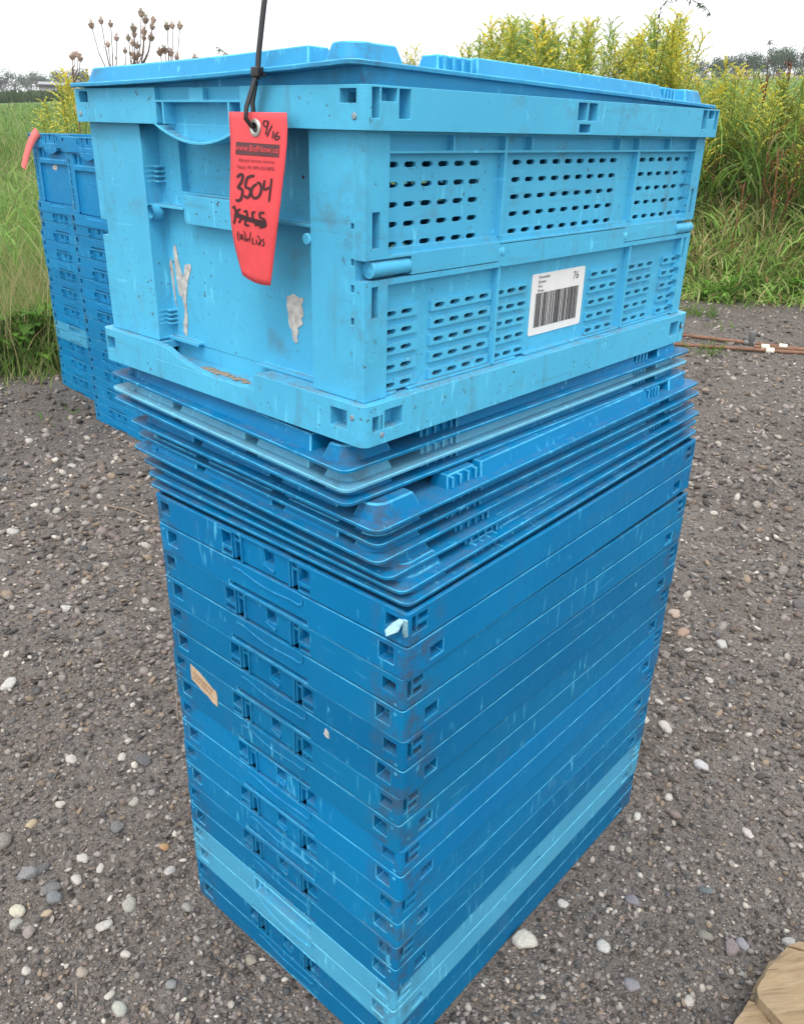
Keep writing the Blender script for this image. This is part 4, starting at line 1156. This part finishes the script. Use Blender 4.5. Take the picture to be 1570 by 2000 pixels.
sets.append(blades(x, y, RNG.uniform(.6, 1.5, n), RNG.uniform(.2, .45, n), .8, pick(n, [(.05, .09, .025), (.07, .11, .035)], [.5, .5])))
o = grass_obj('hedge_row', sets, 'dark green crop row across the far left field')
sets = []
for px, py, n, s_ in ((1372, 618, 46, .16), (1350, 612, 30, .12), (1378, 690, 40, .13), (1395, 640, 16, .08), (110, 800, 14, .07), (1440, 600, 22, .10)):
    p = at_ground(px, py); xx = p.x+RNG.normal(0, .05, n); yy = p.y+RNG.normal(0, .05, n)
    sets.append(blades(xx, yy, RNG.uniform(.4, 1, n)*s_, np.full(n, .008), 1.2, pick(n, [FRESH, GREEN], [.6, .4])))
grass_obj('grass_tuft', sets, 'sparse green tufts sprouting from the gravel near the pipes')

class N:      # coloured leaf / twig collector
    def __init__(s): s.V = []; s.F = []; s.C = []
    def quad(s, p, c):
        b = len(s.V); s.V += [tuple(q) for q in p]; s.F.append((b, b+1, b+2, b+3)); s.C += [c]*4
    def leaf(s, p, d, ln, wd, c, droop=.5):
        d = Vector(d).normalized(); p = Vector(p); side = d.cross(Vector((0, 0, 1)))
        side = side.normalized() if side.length > .01 else Vector((1, 0, 0))
        m_ = p+d*ln*.5+Vector((0, 0, -droop*ln*.12)); e = p+d*ln+Vector((0, 0, -droop*ln*.5))
        s.quad((p, m_-side*wd/2, e, m_+side*wd/2), c)
    def rod(s, a, b, r, c, r2=None):
        a, b = Vector(a), Vector(b); t_ = (b-a).normalized(); u = t_.orthogonal().normalized(); v = t_.cross(u); r2 = r if r2 is None else r2
        q = [(u*math.cos(i*2.094)+v*math.sin(i*2.094)) for i in range(3)]
        for i in range(3): s.quad((a+q[i]*r, a+q[(i+1) % 3]*r, b+q[(i+1) % 3]*r2, b+q[i]*r2), c)
    def mesh(s, name, m): return np_mesh(name, np.array(s.V), np.array(s.F), np.array(s.C), m, smooth=False)
def jit(c, v=.2, rr=random): k = rr.uniform(1-v, 1+v); return tuple(min(1, a*k) for a in c)
def make_goldenrod(seed, h, bloom):
    rr = random.Random(seed); root = empty('goldenrod')
    st, lf, fl = N(), N(), N()
    bend = (rr.uniform(-.1, .1), rr.uniform(-.1, .1))
    P = lambda t_: Vector((bend[0]*t_*t_*h, bend[1]*t_*t_*h, t_*h))
    for i in range(8): st.rod(P(i/8), P((i+1)/8), .0045*(1-.07*i), (.12, .13, .045))
    nl = int(150*h)
    for i in range(nl):
        t_ = .16+.80*rr.random()**.8; a = rr.uniform(0, 6.283); L_ = rr.uniform(.08, .15)*(1.15-t_*.5)
        lf.leaf(P(t_), (math.cos(a), math.sin(a), rr.uniform(-.05, .75)), L_, L_*rr.uniform(.085, .14), jit(rr.choice([FRESH, (.22, .38, .09), (.28, .44, .13), (.32, .44, .16)]), .25, rr), rr.uniform(.3, 1.1))
    YL = [(.92, .76, .06), (.88, .76, .12), (.78, .74, .20)]; GY = [(.52, .62, .20), (.38, .54, .17)]
    nb = rr.randint(17, 23)
    for i in range(nb):
        t_ = .70+.30*(i/nb); a = i*2.4+rr.uniform(-.4, .4); L_ = (1.03-t_)*.85*h*.5+.05
        p = P(t_); d = Vector((math.cos(a)*.55, math.sin(a)*.55, 1.25)).normalized()
        for q in range(9):
            nx = p+d*L_/9; st.rod(p, nx, .0018, (.16, .18, .05)) if q % 3 == 0 else None
            for e in range(8):
                c = jit(rr.choice(YL if rr.random() < bloom else GY), .18, rr)
                fl.leaf(p+d*L_/9*rr.random(), (rr.gauss(0, 1), rr.gauss(0, 1), rr.uniform(.1, 1.2)), rr.uniform(.010, .021), rr.uniform(.006, .010), c, .1)
            p = nx; d = (d+Vector((0, 0, -.10))+Vector((math.cos(a), math.sin(a), 0))*.05).normalized()
    for nm, q, m_ in (('stem', st, M_LEAF), ('leaves', lf, M_LEAF), ('flower_plume', fl, M_FLOWER)): link(nm, q.mesh(nm, m_), root)
    return root
kinds = [(make_goldenrod(1, 1.5, .80), 'bloom'), (make_goldenrod(2, 1.6, .62), 'bloom'), (make_goldenrod(3, 1.7, .14), 'bud'), (make_goldenrod(4, 1.45, .55), 'bloom'), (make_goldenrod(5, 1.75, .06), 'bud'), (make_goldenrod(6, 1.4, .88), 'bloom')]
GL_ = {'bloom': 'tall goldenrod in full yellow bloom standing in the weed thicket', 'bud': 'tall leafy goldenrod with mostly green buds standing in the weed thicket'}
kh = [1.5, 1.6, 1.7, 1.45, 1.75, 1.4]; ku = [0]*6
def goldenrod(i, px, d, top, group='goldenrods in the thicket', label=None):
    src, kd = kinds[i]; o = src if not ku[i] else copy_tree(src); ku[i] = 1
    x, y = at(px, d); z = float(ground_z(x, y)); s_ = (top-z)/kh[i]
    o.location = (x, y, z-.02); o.scale = (min(max(s_, .85), 1.15),)*2+(s_,)
    o.rotation_euler = (random.uniform(-.07, .07), random.uniform(-.07, .07), random.uniform(0, 6.28))
    tag(o, label or GL_[kd], 'goldenrod', group)
prof = ([900, 915, 960, 1005, 1060, 1100, 1130, 1165, 1200, 1235, 1290, 1318, 1335, 1352, 1400, 1450, 1480, 1520, 1560, 1600, 1800], [120, 72, 28, 28, 40, 45, 34, 30, 55, 60, 12, 20, 100, 108, 128, 128, 125, 150, 118, 110, 110])
for i in range(275):
    px = (random.uniform(905, 1690) if i > 200 else random.uniform(1325, 1720)) if i > 110 else random.uniform(912, 1330)
    top_y = float(np.interp(px, *prof)); d = random.uniform(6.9, 9.2)
    extra = abs(random.gauss(0, 50)) if i > 60 else abs(random.gauss(0, 26))
    if i > 215: extra += random.uniform(40, 150); d = random.uniform(6.6, 7.4)
    kd = random.choice([0, 1, 3, 5]) if (random.random() < (.54 if px < 1340 else .52)) else random.choice([2, 4])
    where = ('behind the left part of the crate lid' if px < 1050 else 'behind the middle of the crate lid' if px < 1200 else 'behind the right end of the crate lid' if px < 1340 else 'just right of the light blue crate' if px < 1450 else 'near the right picture edge below the grove')
    rank = 'low in front' if i > 215 else 'among the tall ones' if extra < 30 else 'half hidden by taller ones'
    goldenrod(kd, px, d, ztop(px, top_y+extra, d), label=('yellow blooming goldenrod ' if kd in (0, 1, 3, 5) else 'green budding goldenrod ')+rank+', '+where)
for px, ty, d in ((105, 215, 6.6), (118, 190, 6.9), (132, 140, 7.2), (145, 135, 7.4), (158, 160, 6.9), (112, 205, 7.6), (150, 150, 7.0), (812, 90, 9.5), (818, 100, 9.5), (125, 130, 8.0)):
    goldenrod(random.choice([0, 1, 3, 5]), px, d, ztop(px, ty, d), 'goldenrods by the thistles', 'yellow goldenrod in the left meadow, seen above the rear stacks' if px < 400 else 'lone goldenrod tip peeking over the warped lid')

# dried thistles
M_DRY = leaf_mat('dry_stalk', .85, .1)
def make_thistle(px, ty, d, heads, label):
    """heads: (photo x, photo y) of each seed head; they stand in one plane round the stem"""
    x, y = at(px, d); z = float(ground_z(x, y)); root = empty('dry_thistle', (x, y, z)); rr = random.Random(int(px))
    st = N(); right = Vector((math.cos(YAW), math.sin(YAW), 0)); away = Vector((-math.sin(YAW), math.cos(YAW), 0))
    fork = ztop(px, 132, d)-z
    st.rod((0, 0, -.02), (0, 0, fork), .006, (.17, .12, .09), .0045)
    for (hx, hy) in heads:
        p = at_depth(hx, hy, d+rr.uniform(-.10, .10))-Vector((x, y, z))
        b0 = Vector((p.x*.08, p.y*.08, fork*rr.uniform(.94, 1.0))); md = b0.lerp(p, .6)+Vector((p.x*.10, p.y*.10, -.015))
        st.rod(b0, md, .0032, (.19, .13, .10)); st.rod(md, p, .0024, (.21, .15, .12))
        st.leaf(md, (rr.gauss(0, 1), rr.gauss(0, 1), .4), .05, .008, (.24, .17, .11), .8)
        hd = N(); r = rr.uniform(.0115, .0165); ax = (p-md).normalized()
        u = ax.orthogonal().normalized(); v = ax.cross(u)
        rows = ((0, .15), (.35, .70), (1.0, .95), (1.6, 1.10))
        for (a0, r0), (a1, r1) in zip(rows, rows[1:]):
            for q in range(7):
                t0, t1 = q*.8976, (q+1)*.8976
                hd.quad([p+ax*r*a+(u*math.cos(t_)+v*math.sin(t_))*r*rad_ for a, rad_, t_ in ((a0, r0, t0), (a0, r0, t1), (a1, r1, t1), (a1, r1, t0))], jit((.36, .27, .22), .25, rr))
        for q in range(30):
            t_ = rr.uniform(0, 6.283); dr = (u*math.cos(t_)+v*math.sin(t_))*.6+ax*rr.uniform(.5, 1.8)
            hd.leaf(p+ax*r*rr.uniform(.5, 1.5)+dr*r*.45, dr, r*rr.uniform(.7, 1.5), r*.25, jit((.52, .42, .34), .3, rr), 0)
        link('seed_head', hd.mesh('seed_head', M_DRY), root)
    for q in range(14):
        a = rr.uniform(0, 6.283); st.leaf((0, 0, rr.uniform(.2, .95)*fork), (math.cos(a), math.sin(a), .3), .13, .022, jit((.20, .17, .09), .3, rr), 1.2)
    link('stem', st.mesh('stem', M_DRY), root)
    tag(root, label, 'thistle', 'dried thistles')
make_thistle(225, 60, 4.9, [(181, 57), (199, 48), (217, 54), (228, 81), (212, 93)], 'dried brown thistle leaning left with three seed heads at its top')
make_thistle(268, 45, 4.8, [(276, 34), (284, 47), (299, 46), (297, 59), (262, 64), (281, 70), (263, 74), (252, 81), (281, 80), (294, 81), (260, 91), (268, 96)], 'tallest dried thistle with a dozen clustered seed heads against the sky')
make_thistle(335, 60, 5.0, [(327, 60), (337, 57), (351, 58), (323, 106), (314, 110), (334, 111), (345, 118)], 'dried thistle on the right of the trio with forked bare stems')
make_thistle(250, 100, 5.2, [(245, 105), (256, 110), (262, 118), (270, 112)], 'short dried thistle between the taller ones')
make_thistle(150, 112, 5.4, [(147, 112), (153, 114), (157, 121), (142, 118)], 'small dried thistle standing over the yellow goldenrod at left')
make_thistle(383, 122, 5.4, [(381, 121), (386, 124), (373, 126)], 'little dried thistle top just above the lid')
# a limp fern-like weed tip and an overhanging tree twig built as an arching weed at the top of the picture
def arching(name, px, d, pts, label, leafc, size, cat):
    x, y = at(px, d); z = float(ground_z(x, y)); root = empty(name, (x, y, z)); st, lf = N(), N(); rr = random.Random(9)
    right = Vector((math.cos(YAW), math.sin(YAW), 0)); away = Vector((-math.sin(YAW), math.cos(YAW), 0))
    P = [Vector((0, 0, 0))]+[at_depth(hx, hy, d+rr.uniform(-.02, .02))-Vector((x, y, z)) for hx, hy in pts]
    for a, b in zip(P, P[1:]): st.rod(a, b, .005 if a is P[0] else .0025, (.12, .13, .06))
    for a, b in zip(P[1:], P[2:]):
        for q in range(7):
            p = a.lerp(b, rr.random()); lf.leaf(p, (rr.gauss(0, 1), rr.gauss(0, 1), rr.uniform(-.8, .3)), size*rr.uniform(.6, 1.2), size*.36, jit(leafc, .3, rr), .6)
    link('stem', st.mesh('stem', M_LEAF), root); link('leaves', lf.mesh('leaves', M_LEAF), root); tag(root, label, cat)
arching('tall_weed', 1282, 7.4, [(1284, 60), (1290, 15), (1300, 2), (1315, -10), (1335, -8), (1352, 0), (1366, 7), (1378, 14), (1387, 28)], 'overhanging tree twig, built as a tall grey green weed arching above the goldenrods', (.17, .20, .16), .05, 'weed')
arching('tall_weed', 445, 6.6, [(446, 130), (446, 115), (440, 104), (432, 97), (424, 91)], 'slender drooping weed tip above the lid, between thistles and cable tie', (.13, .15, .09), .04, 'weed')
arching('tall_weed', 1500, 9.0, [(1499, 130), (1502, 84), (1503, 80), (1504, 77)], 'lone dry weed head against the right sky', (.22, .17, .17), .045, 'weed')
# rusty dock stalks
def make_dock(seed):
    rr = random.Random(seed); root = empty('dock_stalk'); st, hd = N(), N(); h = 1.0
    for i in range(5): st.rod((0, 0, h*i/5), (0, 0, h*(i+1)/5), .006, (.20, .09, .045), .005)
    for b_ in range(7):
        a = b_*2.3; z0 = .48+.07*b_; L_ = .22-.018*b_; e = Vector((math.cos(a)*.09, math.sin(a)*.09, z0+L_)); s0 = Vector((0, 0, z0)); st.rod(s0, e, .003, (.20, .10, .05))
        for q in range(34): hd.leaf(s0.lerp(e, .25+.75*rr.random())+Vector((rr.gauss(0, .008), rr.gauss(0, .008), 0)), (rr.gauss(0, 1), rr.gauss(0, 1), rr.uniform(-.5, .5)), .018, .012, jit(rr.choice([(.22, .085, .04), (.27, .13, .06), (.17, .07, .035)]), .25, rr), .4)
    link('stem', st.mesh('stem', M_DRY), root); tag(link('seed_spike', hd.mesh('seed_spike', M_DRY), root), kind='stuff'); return root
dk = [make_dock(1), make_dock(2)]
for i, (px, ty, d) in enumerate(((1528, 232, 6.9), (1556, 255, 6.7), (1566, 285, 6.6), (1498, 145, 7.8), (1536, 118, 8.0), (1430, 300, 6.8), (1475, 350, 6.4), (1610, 240, 6.9))):
    o = dk[i] if i < 2 else copy_tree(dk[i % 2]); x, y = at(px, d); z = float(ground_z(x, y)); o.location = (x, y, z-.01); s_ = (ztop(px, ty, d)-z); o.scale = (s_, s_, s_); o.rotation_euler = (random.uniform(-.1, .1), random.uniform(-.1, .1), random.uniform(0, 6))
    tag(o, 'rust brown dock stalk with dry seed spikes among the right hand weeds', 'dock', 'rusty dock stalks')
# broad-leaved weeds at the foot of the far left stack
def make_broad(seed):
    rr = random.Random(seed); root = empty('leafy_weed'); lf = N()
    for q in range(46):
        a = rr.uniform(0, 6.283); t_ = rr.random(); z0 = rr.uniform(.0, .20); L_ = rr.uniform(.07, .15); k = jit(rr.choice([(.13, .30, .04), (.18, .38, .06), (.10, .22, .035)]), .2, rr)
        d_ = Vector((math.cos(a), math.sin(a), rr.uniform(.1, .9))).normalized(); p = Vector((math.cos(a)*.03*t_, math.sin(a)*.03*t_, z0)); sd_ = d_.cross(Vector((0, 0, 1))).normalized(); wd = L_*rr.uniform(.22, .36)
        m1, m2, e = p+d_*L_*.35, p+d_*L_*.72+Vector((0, 0, -.10*L_)), p+d_*L_+Vector((0, 0, -.30*L_))
        lf.quad((p, m1-sd_*wd/2, m1, m1+sd_*wd/2), k); lf.quad((m1, m1-sd_*wd/2, m2-sd_*wd*.4, m2), k); lf.quad((m1, m2, m2+sd_*wd*.4, m1+sd_*wd/2), k); lf.quad((m2, m2-sd_*wd*.4, e, m2+sd_*wd*.4), k)
    link('leaves', lf.mesh('leaves', M_LEAF), root); st = N(); st.rod((0, 0, -.02), (0, 0, .22), .004, (.10, .15, .04)); link('stem', st.mesh('stem', M_LEAF), root); return root
bw = [make_broad(1), make_broad(2), make_broad(3)]
spots = [(5, 712), (32, 716), (60, 712), (86, 706), (106, 700), (48, 700), (18, 698), (76, 696), (-20, 712), (-55, 716), (102, 690), (1420, 590), (1460, 585), (1535, 590), (1380, 588), (1550, 580)]
for i, (px, py) in enumerate(spots):
    o = bw[i] if i < 3 else copy_tree(bw[i % 3]); p = at_ground(px, py); o.location = (p.x, p.y, float(ground_z(p.x, p.y))-.005); s_ = random.uniform(.75, 1.35)*(1 if i < 11 else .65); o.scale = (s_,)*3; o.rotation_euler = (0, 0, random.uniform(0, 6))
    tag(o, 'bright green broad leaved weed at the foot of the far left stack' if i < 11 else 'low broad leaved weed at the right gravel edge', 'weed', 'weeds beside the far left stack' if i < 11 else 'weeds at the right gravel edge')

# ------------------------------------------------------------------ far trees
def make_tree(seed, h):
    rr = random.Random(seed); root = empty('deciduous_tree'); tr, cr = N(), N()
    tr.rod((0, 0, -.3), (0, 0, h*.45), .18, (.10, .08, .06), .12)
    cl = [(Vector((rr.uniform(-.32, .32)*h, rr.uniform(-.32, .32)*h, h*rr.uniform(.14, .84))), h*rr.uniform(.13, .24)) for _ in range(22)]
    for c, r in cl[:8]: tr.rod((0, 0, h*.32), c, .07, (.10, .08, .06), .03)
    for c, r in cl:
        for q in range(75):
            v = Vector((rr.gauss(0, 1), rr.gauss(0, 1), rr.gauss(0, .85))).normalized()*r*rr.random()**.4
            n_ = Vector((rr.gauss(0, 1), rr.gauss(0, 1), rr.gauss(0, 1)))
            cr.leaf(c+v, n_, h*rr.uniform(.045, .085), h*rr.uniform(.03, .05), jit(rr.choice([(.05, .10, .034), (.07, .125, .042), (.058, .10, .045)]), .25, rr), .2)
    link('trunk', tr.mesh('trunk', M_DRY), root); link('crown', cr.mesh('crown', M_LEAF), root); return root
tp_ = [make_tree(1, 8), make_tree(2, 8), make_tree(3, 8)]; tu = 0
def tree(px, ty, d, group, label):
    global tu
    o = tp_[tu] if tu < 3 else copy_tree(tp_[tu % 3]); tu += 1
    x, y = at(px, d); z = float(ground_z(x, y)); s_ = max(2.0, ztop(px, ty, d)-z)/8; o.location = (x, y, z-.1); o.scale = (s_*random.uniform(.95, 1.3), s_*random.uniform(.95, 1.3), s_); o.rotation_euler = (0, 0, random.uniform(0, 6.28))
    tag(o, label, 'tree', group)
tt = ([-260, 0, 40, 90, 140, 200, 260, 330, 400, 520, 700, 840, 880, 940], [128, 134, 136, 133, 130, 132, 126, 122, 124, 122, 118, 120, 118, 118])
for i in range(46):
    px = -250+i*25.5+random.uniform(-8, 8); d = random.uniform(230, 270)
    tree(px, float(np.interp(px, *tt))+random.uniform(-2, 9), d, 'trees of the left far wood', 'hazy grey green tree in the far wood at left')
for px, ty in ((1350, 114), (1368, 112), (1392, 104), (1405, 108), (1425, 104), (1445, 96), (1462, 98), (1480, 100), (1500, 86), (1520, 84), (1540, 88), (1560, 96), (1590, 88), (1620, 92), (1660, 90), (1710, 96)):
    tree(px, ty, random.uniform(150, 170), 'trees of the right far grove', 'dark grey green tree of the grove beyond the goldenrods at right')
# low shed far behind the left field
sh = empty('farm_shed'); x, y = at(114, 215); z = float(ground_z(x, y)); sh.location = (x, y, z); sh.rotation_euler = (0, 0, YAW+.5)
g = G(); g.box(-3.2, 3.2, -1.5, 1.5, -.3, 1.5); part('wall', g, (flat('shed_wall', (.55, .54, .52), .8),), sh, 0)
g = G(); g.v = [(-3.5, -1.8, 1.45), (3.5, -1.8, 1.45), (3.5, 1.8, 1.45), (-3.5, 1.8, 1.45), (-3.5, 0, 2.5), (3.5, 0, 2.5)]; g.f = [(0, 1, 5, 4), (2, 3, 4, 5), (0, 4, 3), (1, 2, 5), (0, 3, 2, 1)]; g.m = [0]*5
part('roof', g, (flat('shed_roof', (.30, .31, .34), .6),), sh, 0)
g = G(); g.box(-.5, .5, -1.56, -1.50, -.2, 1.2); part('door', g, (flat('shed_door', (.7, .7, .68), .7),), sh, 0)
tag(sh, 'low grey roofed shed far across the field at left', 'shed')

# ------------------------------------------------------------------ haze
g = G(); g.box(-680, 680, -680, 680, -46, 60)
m = bpy.data.materials.new('haze_air'); m.use_nodes = True; m.node_tree.nodes.clear()
ov = m.node_tree.nodes.new('ShaderNodeOutputMaterial'); pv = m.node_tree.nodes.new('ShaderNodeVolumePrincipled')
pv.inputs['Color'].default_value = (.93, .95, 1, 1); pv.inputs['Density'].default_value = .0008
m.node_tree.links.new(pv.outputs[0], ov.inputs['Volume'])
hz = link('haze', g.mesh('haze', (m,))); tag(hz, 'thin pale haze in the air', kind='stuff')

# ------------------------------------------------------------------ pipes, timber, twigs
M_RUST = flat('rusty_pipe', (.20, .105, .065), .8, var=.35, scale=35, bumpd=.004)
M_FIT = flat('cream_fitting', (.72, .68, .55), .5); M_GREY = flat('grey_fitting', (.16, .16, .155), .6)
def pipe(pts, r, label):
    root = empty('rusty_pipe'); g = G(); P = []
    for px, py in pts:
        q = at_ground(px, py, r); P.append((q.x, q.y, float(ground_z(q.x, q.y))+r*.9))
    a, b = Vector(P[0]), Vector(P[-1]); dr = (b-a).normalized()
    P = [a-dr*1.2]+[Vector(p) for p in P]+[b+dr*1.5]
    g.tube(P, r, 10); part('tube', g, (M_RUST,), root, 0); tag(root, label, 'pipe', 'rusty pipes on the gravel')
    return root, a, b
pr1, a1, b1 = pipe([(1335, 655), (1570, 682)], .0095, 'upper rusty pipe crossing the gravel behind the crates at right')
pr2, a2, b2 = pipe([(1325, 672), (1570, 690)], .0095, 'lower rusty pipe lying nearest on the gravel at right')
g = G(); q0, q1 = at_ground(1472, 676, .012), at_ground(1570, 683, .012); pr3 = empty('rusty_pipe'); dd_ = (q1-q0).normalized()
g.tube([(q0.x, q0.y, .010), (q1.x, q1.y, .010), tuple(q1+dd_*1.4)], .008, 10); part('tube', g, (M_RUST,), pr3, 0); tag(pr3, 'thin dark pipe starting beside the grey fitting between two rusty pipes', 'pipe', 'rusty pipes on the gravel')
def clip_(par, a, b, t_, nm, m, r, ln):
    p = a.lerp(b, t_); d_ = (b-a).normalized(); g = G(); g.tube([p-d_*ln/2, p-d_*ln*.45, p+d_*ln*.45, p+d_*ln/2], [r*.9, r, r, r*.9], 12); part(nm, g, (m,), par, 0)
clip_(pr1, a1, b1, .83, 'cream_coupling', M_FIT, .0155, .040); clip_(pr2, a2, b2, .73, 'cream_coupling', M_FIT, .0155, .040)
clip_(pr3, Vector((q0.x, q0.y, .012)), Vector((q1.x, q1.y, .012)), .22, 'cream_coupling', M_FIT, .0145, .040)
clip_(pr1, a1, b1, .56, 'grey_coupling', M_GREY, .015, .06)
p = a1.lerp(b1, .57); g = G(); g.tube([(p.x, p.y, p.z-.02), (p.x, p.y, p.z+.060), (p.x, p.y, p.z+.062)], [.018, .018, .012], 12); part('valve_stub', g, (M_GREY,), pr1, 0)

def wood_mat():
    m, t, b = mat('weathered_timber'); tc = nd(t, 'ShaderNodeTexCoord'); co = tc.outputs['Object']
    rt = nd(t, 'ShaderNodeMapping'); rt.inputs['Rotation'].default_value = (0, 0, R(-52)); t.links.new(co, rt.inputs[0]); co = rt.outputs[0]
    gr_ = noise(t, mapping(t, co, (12, 90, 60)), 1, 6, .65, .6); n = noise(t, co, 14, 5, .6)
    c = ramp(t, gr_, [(.28, (.13, .085, .045)), (.45, (.27, .19, .105)), (.7, (.36, .265, .16))])
    c = mixc(t, math_(t, 'MULTIPLY', ramp(t, n, [(.45, W0), (.72, W1)]), .5), c, (.36, .275, .185))
    c = mixc(t, ramp(t, noise(t, mapping(t, co, (7, 110, 110)), 1, 3, .5, 1.0), [(.64, W0), (.68, (.75,)*3)]), c, (.07, .042, .022))
    t.links.new(c, b.inputs['Base Color']); b.inputs['Roughness'].default_value = .85; bump(t, b, gr_, .8, .004)
    return m
M_WOOD = wood_mat()
HZ = .075
tb = empty('timber_block', (.33, .40, 0))
def wood_piece(name, pts, ztp, zb):
    P = [at_ground(px, py, ztp)-Vector((.33, .40, 0)) for px, py in pts]; n = len(P); g = G()
    # photograph outline taken anticlockwise; densified so that the rim can be ragged
    Q = []
    for i in range(n):
        a_, b_ = P[i], P[(i+1) % n]
        k = max(1, int((b_-a_).length/.006))
        for q in range(k):
            p = a_.lerp(b_, q/k); e = .0007 if q else 0
            Q.append((p.x+random.uniform(-e, e), p.y+random.uniform(-e, e)))
    ar = sum(Q[i][0]*Q[(i+1) % len(Q)][1]-Q[(i+1) % len(Q)][0]*Q[i][1] for i in range(len(Q)))
    if ar < 0: Q.reverse()
    m_ = len(Q)
    g.v = [(x, y, ztp-ZOFF(x, y)) for x, y in Q]+[(x*1.0, y*1.0, zb) for x, y in Q]
    g.f = [tuple(range(m_)), tuple(range(2*m_-1, m_-1, -1))]+[(i, i+m_, (i+1) % m_+m_, (i+1) % m_) for i in range(m_)]
    g.m = [0]*len(g.f)
    return part(name, g, (M_WOOD,), tb, .0012)
def ZOFF(x, y): return 0.0
wood_piece('split_slab', [(1534, 1849), (1500, 1888), (1477, 1929), (1480, 1948), (1497, 1966), (1520, 1990), (1545, 2020), (1590, 2075), (1700, 2075), (1700, 1905), (1640, 1872), (1590, 1862)], HZ, .034)
wood_piece('split_slab', [(1536.5, 1846), (1592, 1859), (1642, 1868), (1702, 1900), (1702, 1880), (1630, 1850), (1560, 1838)], HZ-.004, .03)
wood_piece('lower_slab', [(1462, 1953), (1440, 1985), (1422, 2012), (1415, 2060), (1560, 2075), (1530, 2030), (1492, 1982), (1476, 1958)], HZ-.016, .0)
wood_piece('lower_slab', [(1500, 1878), (1472, 1926), (1464, 1948), (1490, 1985), (1560, 2074), (1700, 2074), (1700, 1890), (1560, 1850)], .034, -.01)
tag(tb, 'split weathered tan timber lying in the bottom right corner', 'timber')
def twig(pts, r, label):
    g = G(); g.tube([(lambda p: (p.x, p.y, float(ground_z(p.x, p.y))+.006))(at_ground(*q)) for q in pts], r, 6)
    o = link('twig', g.mesh('twig', (flat('dry_twig', (.22, .17, .13), .85),))); tag(o, label, 'twig')
twig([(205, 985), (235, 990), (262, 998), (288, 1010)], .0028, 'thin dry twig on the gravel left of the lid pile')
twig([(344, 1352), (346, 1375), (348, 1410)], .0014, 'short straw stalk beside the left edge of the front stack')
twig([(150, 1925), (151, 1950)], .0012, 'tiny straw bit on the gravel at bottom left')
